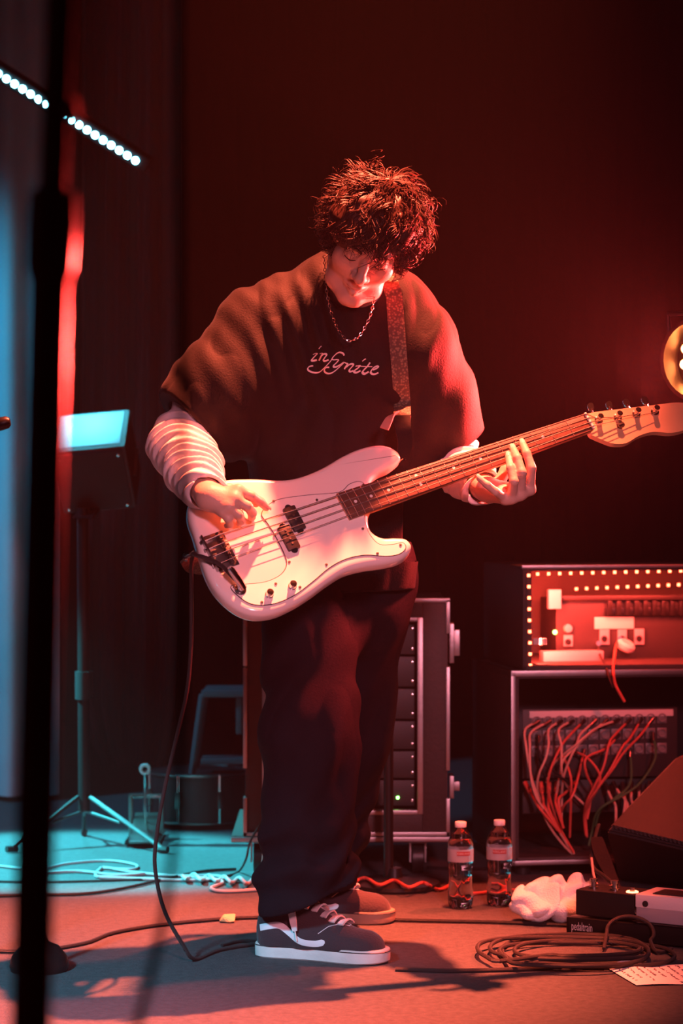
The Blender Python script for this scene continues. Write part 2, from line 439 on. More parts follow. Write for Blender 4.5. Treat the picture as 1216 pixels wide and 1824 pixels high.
# black pleated backdrop behind everything
def back(s, t):
    return Vector((-1.6 + 5.2 * s, 10.2 + 0.05 * math.sin(s * 150) + 0.03 * math.sin(s * 67), 4.4 * (1 - t) + 0.02))
tag(drape('backdrop_curtain', 'black_cloth', back, 260, 6), 'black pleated backdrop curtain across the rear of the stage', 'curtain')
# ------------------------------------------------------------------ bass guitar: its own frame (u along the strings, v across, w out of the face)
GB = P(398, 980, 4.70)
GN = P(1045, 757, 5.03)
GU = (GN - GB).normalized(); SCALE = (GN - GB).length
n0 = Vector((0, -1, 0)); n0 = (n0 - GU * n0.dot(GU)).normalized()
GW_ = Matrix.Rotation(math.radians(-24), 3, GU) @ n0
if GW_.z < n0.z: GW_ = Matrix.Rotation(math.radians(24), 3, GU) @ n0
GV = GW_.cross(GU).normalized()
def G(u, v, w=0.0): return GB + GU * u + GV * v + GW_ * w
def GP(px, py, w=0.0):
    """where the sight line meets the plane at height w over the face"""
    r = ray(px, py); o = Vector((0, 0, 1.0)); return o + r * (((GB + GW_ * w - o).dot(GW_)) / r.dot(GW_))
def UV(px, py, w=0.0):
    d = GP(px, py, w) - GB; return (d.dot(GU), d.dot(GV))
def poly_smooth(pts, n): return [(p.x, p.y) for p in catmull([Vector((a, b, 0)) for a, b in pts], n, closed=True)]
def offset_poly(poly, d):
    n = len(poly); out = []
    area = sum(poly[i - 1][0] * poly[i][1] - poly[i][0] * poly[i - 1][1] for i in range(n)); sg = 1 if area > 0 else -1
    for i in range(n):
        a, b = poly[i - 1], poly[(i + 1) % n]; tx, ty = b[0] - a[0], b[1] - a[1]; L = math.hypot(tx, ty) + 1e-9
        out.append((poly[i][0] - sg * ty / L * d * -1 * -1, poly[i][1] + sg * tx / L * d)) if False else out.append((poly[i][0] - sg * ty / L * d, poly[i][1] + sg * tx / L * d))
    return out

bass = empty('bass_guitar', G(0.12, 0, 0), 'white four-string electric bass guitar hanging on the person, held at the hip', 'bass guitar')
TOPW, BOTW = -0.012, -0.026
OUT = [(333, 925, -.02), (338, 893, TOPW), (362, 868, TOPW), (400, 857, TOPW), (450, 855, TOPW), (500, 857, TOPW), (535, 851, TOPW), (572, 836, TOPW), (608, 815, TOPW), (640, 801, TOPW),
       (670, 795, TOPW), (692, 798, TOPW), (707, 807, TOPW), (712, 819, -.015), (706, 831, BOTW), (690, 843, BOTW), (672, 851, BOTW), (660, 862, BOTW), (656, 880, -.02),
       (654, 908, -.02), (656, 936, -.01), (664, 951, -.01), (680, 960, TOPW), (702, 960, TOPW), (721, 962, TOPW), (730, 977, -.02), (725, 993, BOTW), (708, 1005, BOTW), (680, 1012, BOTW),
       (645, 1017, BOTW), (612, 1026, BOTW), (582, 1044, BOTW), (552, 1066, BOTW), (520, 1086, BOTW), (485, 1101, BOTW), (450, 1104, BOTW), (418, 1093, BOTW), (388, 1068, BOTW), (368, 1038, BOTW), (355, 1003, BOTW), (343, 962, BOTW)]
outl = poly_smooth([UV(*p) for p in OUT], 6)
TH, RR = 0.042, 0.013
rings = []
for k in range(5):
    a = PI / 2 * k / 4; rings.append((RR * (1 - math.sin(a)), -RR * (1 - math.cos(a))))
rings += [(RR * (1 - math.cos(PI / 2 * k / 4)) * 1.0, -TH + RR * (1 - math.sin(PI / 2 * k / 4))) for k in range(5)]
m = MB(); n = len(outl); vs = []
for off, wz in rings:
    for (a, b) in offset_poly(outl, off): vs.append(G(a, b, wz))
fs = [tuple(range(n)), tuple((len(rings) - 1) * n + k for k in range(n))[::-1]]
for i in range(len(rings) - 1):
    for k in range(n): fs.append((i * n + k, i * n + (k + 1) % n, (i + 1) * n + (k + 1) % n, (i + 1) * n + k))
m.add(vs, fs).build('body', 'bass_white', bass)

def plate(px, n, w0, w1, name, mat, parent):
    pl = poly_smooth([UV(x, y, w1) for x, y in px], n)
    return MB().prism(pl, G, w0, w1).build(name, mat, parent)
GUARD = [(466, 916), (478, 900), (500, 889), (550, 882), (604, 877), (622, 863), (640, 858), (651, 866), (652, 885), (648, 910), (652, 937), (660, 955), (676, 970), (700, 970), (717, 967), (722, 976),
         (711, 986), (688, 990), (650, 988), (616, 995), (586, 1011), (556, 1036), (520, 1062), (482, 1076), (447, 1075), (421, 1058), (412, 1044), (436, 1041), (472, 1037), (500, 1024), (511, 1005), (506, 985), (491, 955), (477, 932)]
pg = plate(GUARD, 4, 0.0, 0.0022, 'pickguard', 'guard_white', bass)
gl = [G(*p, 0.0014) for p in offset_poly(poly_smooth([UV(x, y, .002) for x, y in GUARD], 4), -0.0004)]
MB().tube(gl, 0.0011, 6, closed=True).build('edge_line', 'guard_edge', pg)
SCREWS = [(647, 864), (646, 942), (713, 971), (672, 986), (581, 1006), (534, 1046), (466, 1073), (491, 1040), (515, 1001), (564, 891), (487, 893), (417, 1046), (489, 953)]
scr = MB().lathe([(0.0001, 0.0026), (0.0022, 0.0024), (0.0030, 0.0012), (0.0031, 0)], 10).mesh('screw')
for x, y in SCREWS:
    u, v = UV(x, y, .002); o = obj('screw', scr.copy() if False else scr, None, pg)
    if not scr.materials: scr.materials.append(MATS['dark_chrome'])
    o.matrix_basis = Matrix.Translation(G(u, v, 0.002)) @ Matrix((GU, GV, GW_)).transposed().to_4x4()
# split pickup
def gbox(u0, u1, v0, v1, w0, w1, name, mat, parent, bev=0.002):
    R = Matrix((GU, GV, GW_)).transposed()
    return MB().box((u1 - u0, v1 - v0, w1 - w0), G((u0 + u1) / 2, (v0 + v1) / 2, (w0 + w1) / 2), R, bev).build(name, mat, parent)
for (x, y) in ((524, 924), (514, 958)):
    u, v = UV(x, y, .006); pk = gbox(u - .0135, u + .0135, v - .028, v + .028, 0, .011, 'pickup', 'black_plastic', bass, 0.003)
    for sg in (-1, 1): MB().cyl(G(u, v + sg * .028, 0), G(u, v + sg * .028, .006), .007).build('mounting_ear', 'black_plastic', pk)
    for k in range(4):
        vv = v + (k - 1.5) * 0.0105
        MB().cyl(G(u, vv, .010), G(u, vv, .0125), .0025, 8).build('pole_piece', 'silver', pk)
# bridge
NUTW = 0.017
VS = [0.0285, 0.0095, -0.0095, -0.0285]
br = gbox(-0.034, 0.016, -0.041, 0.041, 0, .003, 'bridge', 'dark_chrome', bass, .001)
gbox(-0.034, -0.031, -0.041, 0.041, 0, .015, 'back_lip', 'dark_chrome', br, .0008)
for k, v in enumerate(VS):
    MB().cyl(G(0.002, v - .0075, .0085), G(0.002, v + .0075, .0085), .0052, 10).build('saddle', 'dark_chrome', br)
    MB().cyl(G(-0.035, v, .0075), G(-0.002, v, .0075), .0018, 6).cyl(G(-0.038, v, .0075), G(-0.031, v, .0075), .004, 8).build('saddle_screw', 'chrome', br)
# knobs, jack plate
for (x, y) in ((480, 1058), (521, 1043)):
    u, v = UV(x, y, .008)
    MB().lathe([(0.0082, 0.002), (0.0085, 0.006), (0.0075, 0.0065), (0.0075, 0.017), (0.0066, 0.0185), (0.001, 0.019)], 18, G(u, v, 0), Matrix((GU, GV, GW_)).transposed()).build('control_knob', 'chrome', bass)
ju, jv = UV(428, 1050, .004)
MB().lathe([(0.012, 0.002), (0.012, 0.0035), (0.007, 0.0045), (0.0065, 0.008), (0.002, 0.008)], 20, G(ju, jv, 0), Matrix((GU, GV, GW_)).transposed()).build('jack_plate', 'chrome', bass)
# neck
UE = SCALE * 0.312
def nhw(u): return 0.0315 + (0.0208 - 0.0315) * (u - UE) / (SCALE - UE)
neck = MB(); rows = []
for i in range(13):
    u = UE + (SCALE - UE) * i / 12; hw = nhw(max(u, UE)); pr = []
    for k in range(9):
        a = PI * k / 8; pr.append(G(u, hw * math.cos(a), 0.008 - 0.024 * (math.sin(a) ** 0.7)))
    rows.append(pr)
vs = [p for r in rows for p in r]
fs = [(i * 9 + k, i * 9 + (k + 1) % 9, (i + 1) * 9 + (k + 1) % 9, (i + 1) * 9 + k) for i in range(12) for k in range(9)] + [tuple(range(9))[::-1], tuple(12 * 9 + k for k in range(9))]
nk = neck.add(vs, fs).build('neck', 'maple', bass)
gbox(UE + .004, UE + 0.050, -0.030, 0.030, -0.020, 0.004, 'neck_heel', 'maple', bass, .002)
def fb(u, t): return t * nhw(u)
NS = 20; rows = []
for i in range(NS + 1):
    u = UE + (SCALE - UE) * i / NS
    rows.append([G(u, nhw(u) * t, ww + (0.0022 * (1 - t * t) if top else 0)) for t, ww, top in ((-1, .008, 0), (-1, .0135, 1), (-.5, .0135, 1), (0, .0135, 1), (.5, .0135, 1), (1, .0135, 1), (1, .008, 0))])
vs = [p for r in rows for p in r]
fs = [(i * 7 + k, i * 7 + (k + 1) % 7, (i + 1) * 7 + (k + 1) % 7, (i + 1) * 7 + k) for i in range(NS) for k in range(7)] + [tuple(range(7))[::-1], tuple(NS * 7 + k for k in range(7))]
fbd = MB().add(vs, fs).build('fingerboard', 'rosewood', bass)
for k in range(1, 21):
    u = SCALE * 2 ** (-k / 12)
    MB().tube([G(u, nhw(u) * t, 0.0138 + 0.0022 * (1 - t * t)) for t in (-1, -.5, 0, .5, 1)], 0.0008, 6).build('fret', 'fret_metal', fbd)
for k in (3, 5, 7, 9, 12, 15, 17, 19):
    u = (SCALE * 2 ** (-k / 12) + SCALE * 2 ** (-(k - 1) / 12)) / 2
    for dv in ((0.011, -0.011) if k == 12 else (0,)):
        wz = 0.0135 + 0.0022 * (1 - (dv / nhw(u)) ** 2); MB().cyl(G(u, dv, wz - .001), G(u, dv, wz + .0003), .0034, 12).build('inlay_dot', 'inlay', fbd)
gbox(SCALE - .002, SCALE + .003, -0.0205, 0.0205, .008, .0195, 'nut', 'inlay', bass, .0006)
# headstock
HEAD = [(1043, 746), (1049, 736), (1100, 729), (1160, 722), (1205, 717), (1228, 722), (1238, 742), (1226, 762), (1196, 771), (1164, 769), (1138, 776), (1115, 789), (1092, 790), (1072, 783), (1058, 777), (1050, 771)]
hp = poly_smooth([UV(x, y, -.002) for x, y in HEAD], 4)
hs = MB().prism(hp, G, -.016, -.002).build('headstock', 'maple', bass)
POST = [(1067, 746), (1101, 741), (1134, 735), (1167, 731)]
KEYS = [(1053, 719), (1086, 716), (1117, 712), (1150, 708)]
pu = []
for (x, y), (kx, ky) in zip(POST, KEYS):
    u, v = UV(x, y, .004); ku, kv = UV(kx, ky, -.01); pu.append((u, v))
    tn = MB().lathe([(.0095, -.002), (.0095, 0), (.006, .001), (.0055, .010), (.0045, .0115), (.0065, .013), (.0065, .0165), (.001, .0168)], 14, G(u, v, 0), Matrix((GU, GV, GW_)).transposed()).build('tuner_post', 'chrome', bass)
    MB().cyl(G(u, v, -.021), G(ku, kv - .006, -.021), .0028, 8).box((.018, .022, .012), G(u, v - .004, -.021), Matrix((GU, GV, GW_)).transposed(), .002).build('tuner_shaft', 'chrome', tn)
    dk = (G(ku, kv, 0) - G(u, v, 0)).normalized()
    pts = [(.003, -.008), (.0065, -.004), (.0078, .004), (.006, .010), (0, .012), (-.006, .010), (-.0078, .004), (-.0065, -.004), (-.003, -.008)]
    sdir = GU
    MB().prism(pts, lambda a, b, c: G(ku, kv - .004, -.021) + sdir * a + dk * b + GW_ * c, -.0018, .0018).build('tuner_key', 'chrome', tn)
tu, tv = UV(1105, 758, .004)
MB().lathe([(.003, -.002), (.003, .006), (.008, .007), (.008, .009), (.001, .0095)], 14, G(tu, tv, 0), Matrix((GU, GV, GW_)).transposed()).build('string_tree', 'dark_chrome', bass)
# strings
for k, v in enumerate(VS):
    vn = 0.0155 - k * 0.0103; p = [G(-.032, v, .008), G(.002, v, .0145), G(SCALE, vn, .0205), G(pu[k][0], pu[k][1] - .006, .0075)]
    MB().tube(p, [.00135 - .00018 * k] * 4, 6).build('string', 'string', bass)
# strap buttons
hb = GP(712, 819, -.02); hb_dir = (GU * 0.8 + GV * 0.3).normalized()
MB().tube([hb - hb_dir * .004, hb + hb_dir * .008, hb + hb_dir * .009, hb + hb_dir * .013], [.004, .004, .008, .007], 10).build('strap_button', 'chrome', bass)
eb = GP(338, 990, -.028); ebd = -GU
MB().tube([eb - ebd * .01, eb + ebd * .008, eb + ebd * .009, eb + ebd * .014], [.004, .004, .009, .007], 10).build('strap_button', 'chrome', bass)
# ------------------------------------------------------------------ the player
V3 = Vector
SR, ER, WR = P(462, 600, 5.09), P(322, 792, 5.00), GP(372, 886, .060)
SL, EL, WL = P(752, 618, 5.13), P(806, 822, 5.20), GP(866, 872, -.050)
C7 = P(642, 478, 5.17)
PEL = P(605, 985, 5.24)
# head frame
HF = V3((-0.07, -0.80, -0.59)).normalized(); HU = V3((0.33, -0.50, 0.80)); HU = (HU - HF * HU.dot(HF)).normalized(); HX = HF.cross(HU)
HO = P(657, 424, 4.95)
HR = [list(HX), list(HF), list(HU)]
def H(x, f, u): return HO + HX * x + HF * f + HU * u

# hands: knuckle chains over the strings / round the neck
RH = {'index': [(424, 874, .080), (448, 884, .078), (464, 894, .056), (474, 904, .034)],
      'middle': [(417, 889, .082), (441, 902, .078), (449, 914, .052), (448, 922, .030)],
      'ring': [(408, 902, .078), (425, 917, .074), (430, 927, .048), (426, 931, .028)],
      'little': [(397, 911, .070), (407, 925, .066), (409, 934, .044), (404, 936, .028)]}
RTH = [(382, 874, .050), (408, 872, .040), (434, 884, .028), (456, 897, .020)]
LH = {'index': [(943, 872, .000), (946, 834, .044), (938, 808, .048), (930, 790, .030)],
      'middle': [(926, 880, .002), (929, 842, .052), (921, 816, .052), (913, 799, .030)],
      'ring': [(911, 886, .000), (915, 858, .046), (909, 834, .048), (905, 813, .031)],
      'little': [(899, 889, -.006), (883, 876, .022), (868, 864, .030), (853, 852, .028)]}
LTH = [(884, 868, -.050), (900, 838, -.046), (912, 812, -.038), (918, 800, -.032)]
gp = lambda L: [GP(*p) for p in L]
FR = {'index': (.0108, .0098, .0088, .0077), 'middle': (.0112, .0100, .0090, .0079), 'ring': (.0108, .0096, .0086, .0076), 'little': (.0096, .0085, .0076, .0066)}

b = SDF()
nh0 = F(457, 1700).lerp(F(694, 1716), .16); fh0 = F(704, 1643) + V3((-.252, .03, 0))
# trunk and legs
b.cone(C7, P(615, 700, 5.12), .07, .13, .05, flat=((0, 1, 0), .7)).cone(P(615, 700, 5.12), PEL, .13, .135, .05, flat=((0, 1, 0), .72))
b.cone(C7, SR, .05, .055, .04).cone(C7, SL, .05, .055, .04)
b.cone(P(548, 1010, 5.19), P(540, 1300, 5.06), .085, .06, .03).cone(P(540, 1300, 5.06), nh0 + V3((0, 0, .17)), .058, .04, .03)
b.cone(P(655, 1010, 5.29), P(632, 1310, 5.35), .085, .06, .03).cone(P(632, 1310, 5.35), fh0 + V3((0, 0, .17)), .058, .04, .03)
nh, ntoe = F(457, 1700), F(694, 1716); ntoe = nh + (ntoe - nh).normalized() * .305
ft = F(704, 1643); fh = ft + (V3((-.300, .035, 0))).normalized() * .30
for hh, tt in ((nh, ntoe), (fh, ft)):
    b.path([hh.lerp(tt, .16) + V3((0, 0, .16)), hh.lerp(tt, .17) + V3((0, 0, .06)), hh.lerp(tt, .45) + V3((0, 0, .048)), hh.lerp(tt, .80) + V3((0, 0, .038))], [.034, .028, .026, .018], .02)
# arms
b.path([SR, ER], [.055, .042], .03).path([ER, WR], [.043, .028], .02)
b.path([SL, EL], [.055, .042], .03).path([EL, WL], [.043, .027], .02)
# neck
b.path([H(0, -.035, -.045), C7.lerp(P(640, 545, 5.05), .35)], [.054, .060], .03)
# skull and face
b.ell(H(0, -.012, .038), (.075, .094, .080), HR, .02)
b.ell(H(0, .028, -.028), (.060, .064, .082), HR, .03)
for s in (-1, 1):
    b.path([H(s * .054, -.008, -.055), H(s * .040, .045, -.092), H(s * .012, .078, -.106)], [.016, .017, .016], .02)
    b.ell(H(s * .042, .060, -.030), (.022, .022, .022), HR, .025)
b.ell(H(0, .080, -.102), (.020, .016, .016), HR, .015)
b.cone(H(-.034, .078, .016), H(.034, .078, .016), .014, .014, .012)
for s in (-1, 1):
    b.ell(H(s * .031, .100, -.004), (.019, .016, .011), HR, .010, sub=True)
    b.ell(H(s * .031, .076, -.005), (.0155, .0140, .0130), HR, .004)
b.path([H(0, .088, .010), H(0, .099, -.014), H(0, .111, -.034)], [.0075, .008, .0105], .010)
b.ell(H(0, .111, -.037), (.0125, .0115, .0105), HR, .006)
for s in (-1, 1): b.ell(H(s * .0135, .099, -.040), (.0085, .010, .0080), HR, .006)
for s in (-1, 1): b.ell(H(s * .007, .103, -.049), (.0035, .005, .004), HR, .003, sub=True)
b.cone(H(0, .094, -.052), H(0, .096, -.060), .006, .006, .006)
b.path([H(-.023, .080, -.0685), H(-.008, .093, -.066), H(.008, .093, -.066), H(.023, .080, -.0685)], [.0035, .0065, .0065, .0035], .006)
b.path([H(-.020, .080, -.0745), H(0, .093, -.079), H(.020, .080, -.0745)], [.004, .0080, .004], .006)
b.path([H(-.025, .086, -.0715), H(0, .101, -.0725), H(.025, .086, -.0715)], [.0018, .0022, .0018], .003, sub=True)
for s in (-1, 1):
    b.ell(H(s * .077, -.006, -.012), (.008, .019, .031), HR, .006); b.ell(H(s * .083, -.002, -.010), (.006, .011, .020), HR, .004, sub=True)
# hands
for HS, TH_, wr, bk in ((RH, RTH, WR, 1), (LH, LTH, WL, 1)):
    kn = {k: gp(v) for k, v in HS.items()}
    for k, pts in kn.items():
        b.path([wr.lerp(pts[0], .15), pts[0]], [.019, .0118], .012)
        r = FR[k]; b.path(pts, r, .004)
    b.path([kn['index'][0], kn['middle'][0], kn['ring'][0], kn['little'][0]], [.0115, .012, .0115, .0105], .008)
    t = gp(TH_); b.path([wr.lerp(t[0], .3)] + t, [.018, .014, .0115, .0100, .0080], .006)
body_me = b.mesh('person', (-0.52, 4.45, 0.0), (0.56, 5.75, 1.72), 0.0030)
person = obj('person', body_me, 'skin')
tag(person, 'person in black printed t-shirt and dark jeans, head bowed, playing the white bass', 'person')

# nails
def nail(tip, prev, nd, r):
    d = (tip - prev).normalized(); n = (nd - d * nd.dot(d)).normalized(); s = d.cross(n)
    c = tip + n * r * .80 + d * .0005; mm = MB(); vs = []; fs = []
    for i in range(5):
        for j in range(5):
            a = (i / 4 - .5) * 1.5; l = (j / 4 - .45) * 2.1 * r; taper = 1 - .25 * abs(j / 4 - .5)
            vs.append(tip + d * l + (n * math.cos(a) + s * math.sin(a) * taper) * (r * 1.05 - .0004 * (j == 4)))
    for i in range(4):
        for j in range(4): fs.append((i * 5 + j, i * 5 + j + 1, i * 5 + j + 6, i * 5 + j + 5))
    mm.add(vs, fs).build('fingernail', 'nail', person)
for k, v in LH.items():
    p = gp(v); nail(p[3], p[2], GW_ + GV * .5, FR[k][3])
for k in ('index', 'middle'):
    p = gp(RH[k]); nail(p[3], p[2], GW_, FR[k][3])

# brows, lashes, lips
for s in (-1, 1):
    MB().tube(catmull([H(s * .014, .094, .012), H(s * .030, .0935, .019), H(s * .050, .080, .013)], 5), [.0022 + .0016 * math.sin(PI * i / 10) for i in range(11)], 6).build('eyebrow', 'hair', person)
    MB().tube(catmull([H(s * .018, .085, -.010), H(s * .031, .0895, -.0135), H(s * .045, .083, -.010)], 5), .0011, 5).build('eyelashes', 'hair', person)
MB().tube(catmull([H(-.020, .0845, -.0715), H(-.007, .0955, -.0690), H(0, .0965, -.0700), H(.007, .0955, -.0690), H(.020, .0845, -.0715)], 4), [.0012 + .0022 * math.sin(PI * i / 16) for i in range(17)], 6).build('upper_lip', 'lips', person)
MB().tube(catmull([H(-.018, .0845, -.0742), H(0, .0965, -.0785), H(.018, .0845, -.0742)], 6), [.0012 + .0034 * math.sin(PI * i / 12) for i in range(13)], 6).build('lower_lip', 'lips', person)

# ---- t-shirt
def arm_t(p, A, B_):
    A, B_ = np.array(A), np.array(B_); d = B_ - A; return (p - A) @ d / (d @ d)
ts = SDF()
CH = P(622, 605, 5.11); BE = P(600, 830, 5.14); HM = P(604, 1062, 5.22)
ts.cone(CH, BE, .165, .185, .05, flat=((0, 1, 0), .70)).cone(BE, HM, .185, .172, .05, flat=((0, 1, 0), .68))
ts.cone(P(600, 515, 5.15), SR + V3((0, 0, .014)), .076, .080, .07).cone(P(690, 535, 5.15), SL + V3((0, 0, .004)), .066, .062, .06)
ts.cone(C7 + V3((0, .01, -.012)), P(590, 520, 5.13), .066, .07, .04).cone(C7 + V3((0, .01, -.012)), P(715, 560, 5.14), .066, .07, .05)
ts.cone(P(618, 560, 5.09), P(640, 640, 5.07), .10, .12, .05, flat=((0, 1, 0), .8))
SRe, SLe = SR.lerp(ER, 1.02), SL.lerp(EL, 1.02)
ts.path([SR, SR.lerp(ER, .5), SRe], [.084, .090, .088], .085)
ts.cone(P(515, 600, 5.11), P(400, 735, 5.06), .075, .070, .08).cone(P(725, 640, 5.12), P(775, 760, 5.16), .065, .062, .08)
ts.path([SL, SL.lerp(EL, .5), SLe], [.058, .064, .074], .085)
dR, dL = (ER - SR).normalized(), (EL - SL).normalized()
def tee_disp(p):
    zz = p[:, 2]
    d = 0.0035 * ridge(wav(p, (26, 18, 9), .4)) + 0.0025 * wav(p, (50, 40, 30), 1.1)
    tR = arm_t(p, SR, ER); tL = arm_t(p, SL, EL)
    armR = np.exp(-((p - np.array(SR) - np.clip(tR, 0, 1)[:, None] * np.array(ER - SR)) ** 2).sum(1) / .012)
    armL = np.exp(-((p - np.array(SL) - np.clip(tL, 0, 1)[:, None] * np.array(EL - SL)) ** 2).sum(1) / .010)
    d += armR * 0.004 * np.sin(p[:, 0] * 105 + p[:, 2] * 62 + 2 * np.sin(p[:, 1] * 20)) + armL * 0.004 * np.sin(p[:, 0] * 95 - p[:, 2] * 16 + 2 * np.sin(p[:, 1] * 18))
    # long pulls running from the shoulder down across the chest
    q = (p[:, 0] + .06) * 0.94 - (zz - 1.30) * -0.30
    ch = np.exp(-((zz - 1.34) / .13) ** 2) * np.exp(-((p[:, 0] + .06) / .10) ** 2) * (p[:, 1] < 5.1)
    d += ch * 0.0055 * np.cos(q * 150)
    d += 0.004 * np.exp(-((zz - 1.02) / .12) ** 2) * np.sin(zz * 60 + p[:, 0] * 22)
    return d
ts.disp(tee_disp)
# hollow: openings at hem, sleeves, neck
CO = P(630, 512, 5.04)                                   # collar centre
nk_dir = (H(0, 0, 0) - CO).normalized()
ts.path([C7.lerp(P(640, 545, 5.05), .35) + V3((0, 0.01, 0)), H(0, -.035, -.055)], [.071, .078], .008, sub=True)
ts.ell(P(630, 512, 5.01), (.058, .056, .046), None, .008, sub=True)
ts.cut(P(604, 1052, 5.22), (0.03, 0, -1))
ts.cone(SR.lerp(ER, .78), SR.lerp(ER, 1.3), .070, .090, .006, sub=True).cone(SL.lerp(EL, .80), SL.lerp(EL, 1.3), .060, .076, .006, sub=True)
cR, cL = SR.lerp(ER, .86), SL.lerp(EL, .84)
ts.cut(cR, dR + V3((-.25, 0, .1)), np.array(cR - V3((.2, .25, .25)), np.float32), np.array(cR + V3((.12, .25, .2)), np.float32))
ts.cut(cL, dL + V3((.1, 0, .15)), np.array(cL - V3((.1, .25, .25)), np.float32), np.array(cL + V3((.2, .25, .2)), np.float32))
tee_me = ts.mesh('t_shirt', (-0.50, 4.75, 0.70), (0.45, 5.50, 1.66), 0.0040)
tee = obj('t_shirt', tee_me, 'tee', person)
tee_bvh = bvh_of(tee_me)
def on_tee(px, py, off=.0015):
    r = ray(px, py).normalized(); h = tee_bvh.ray_cast(V3((0, 0, 1.0)) + r * 3.0, r)
    if h[0] is None: return P(px, py, 4.95)
    return h[0] - r * off
# chest lettering: a broad-nib italic hand
def zt(x, y): return (540 + x / 8.107, 605 + y / 8.107)
WORD = [([(262, 92), (240, 112), (224, 134)], 18), ([(140, 216), (172, 200), (204, 198)], 10), ([(206, 198), (165, 242), (128, 282), (122, 300), (150, 303), (196, 294)], 26),
        ([(236, 205), (268, 192)], 9), ([(282, 194), (252, 250), (226, 304)], 28), ([(244, 258), (290, 212), (325, 208), (334, 226), (304, 268), (292, 294), (312, 308), (366, 292)], 24),
        ([(586, 222), (574, 200), (530, 184), (486, 198), (434, 246), (396, 306), (344, 366), (292, 418), (240, 464), (180, 478), (110, 464), (68, 436), (70, 404), (98, 384), (142, 378)], 20),
        ([(594, 214), (576, 224)], 28), ([(404, 282), (440, 292), (480, 288), (512, 292)], 13), ([(516, 290), (474, 338), (442, 368), (440, 392), (476, 392), (530, 364), (584, 326)], 24),
        ([(580, 340), (520, 396), (456, 452), (396, 486), (340, 486), (306, 458), (308, 424), (336, 402), (374, 400)], 20),
        ([(588, 326), (618, 340), (644, 344)], 12), ([(646, 342), (616, 386), (592, 426)], 28), ([(622, 398), (664, 360), (706, 352), (722, 366), (688, 408), (664, 440), (676, 462), (724, 450)], 24),
        ([(754, 386), (790, 378), (826, 372)], 12), ([(828, 372), (786, 412), (738, 448), (736, 468), (770, 474), (826, 448)], 26), ([(902, 276), (876, 292), (852, 312)], 20),
        ([(964, 330), (924, 386), (864, 450), (858, 480), (890, 492), (944, 462)], 30), ([(760, 378), (880, 388), (996, 390)], 11),
        ([(1004, 436), (1052, 418), (1082, 396), (1064, 384), (1020, 402), (984, 444), (974, 478), (1006, 498), (1046, 494), (1084, 476)], 24)]
ink = MB()
nib = Vector((math.cos(math.radians(-48)), math.sin(math.radians(-48)), 0))
for pts, wd in WORD:
    c = catmull([(x, y, 0) for x, y in pts], 5); m_ = len(c); vs = []
    for i, q in enumerate(c):
        t = (c[min(i + 1, m_ - 1)] - c[max(i - 1, 0)]).normalized(); nn = V3((-t.y, t.x, 0))
        hw = wd * .66 * (.45 + .55 * abs(nn.dot(nib)))
        for sgn in (-1, -.33, .33, 1): vs.append(on_tee(*zt(q.x + nn.x * hw * sgn, q.y + nn.y * hw * sgn)))
    ink.add(vs, [(i * 4 + k, i * 4 + k + 1, (i + 1) * 4 + k + 1, (i + 1) * 4 + k) for i in range(m_ - 1) for k in range(3)])
tag(ink.build('chest_lettering', 'tee_print', tee, fix=False), 'pale italic word reading infynite')
# collar rib
ring = []
cc = P(632, 512, 5.05)
# ---- white long-sleeved undershirt: sleeves and the bit of collar
def un_disp(p):
    a = arm_t(p, SR, ER); bb = arm_t(p, ER, WR); al = arm_t(p, SL, EL)
    left = p[:, 0] < 0
    s1 = np.where(left, a * .30 + np.clip(bb, 0, 2) * .27, al * .27 + np.clip(arm_t(p, EL, WL), 0, 2) * .24)
    d = 0.0046 * np.sin(s1 * 150 + 2.8 * np.sin(p[:, 0] * 24 + p[:, 2] * 14) + 1.8 * np.sin(p[:, 1] * 40)) + .0030 * wav(p, (45, 40, 38), .7)
    return d
for (S_, E_, W_, rs, cf) in ((SR, ER, WR, [.064, .066, .056, .040], .93), (SL, EL, WL, [.056, .060, .050, .038], .95)):
    un = SDF().path([S_.lerp(E_, .62), E_, E_.lerp(W_, .5), E_.lerp(W_, .93)], rs, .02).disp(un_disp)
    un.cone(E_.lerp(W_, .86), W_ + (W_ - E_) * .2, .033, .035, .004, sub=True).cut(E_.lerp(W_, cf), (W_ - E_), np.array(W_ - V3((.1,) * 3), np.float32), np.array(W_ + V3((.1,) * 3), np.float32))
    lo = np.minimum(np.minimum(S_, E_), W_) - .12; hi = np.maximum(np.maximum(S_, E_), W_) + .12
    tag(obj('long_sleeve', un.mesh('long_sleeve', lo, hi, .0032), 'white_knit', person), 'white long sleeve showing below the t-shirt')
un = SDF().path([C7.lerp(P(640, 545, 5.05), .6), P(636, 522, 5.05)], [.058, .060], .02)
obj('undershirt_collar', un.mesh('undershirt_collar', np.array(C7) - .22, np.array(C7) + .2, .004), 'white_knit', person)

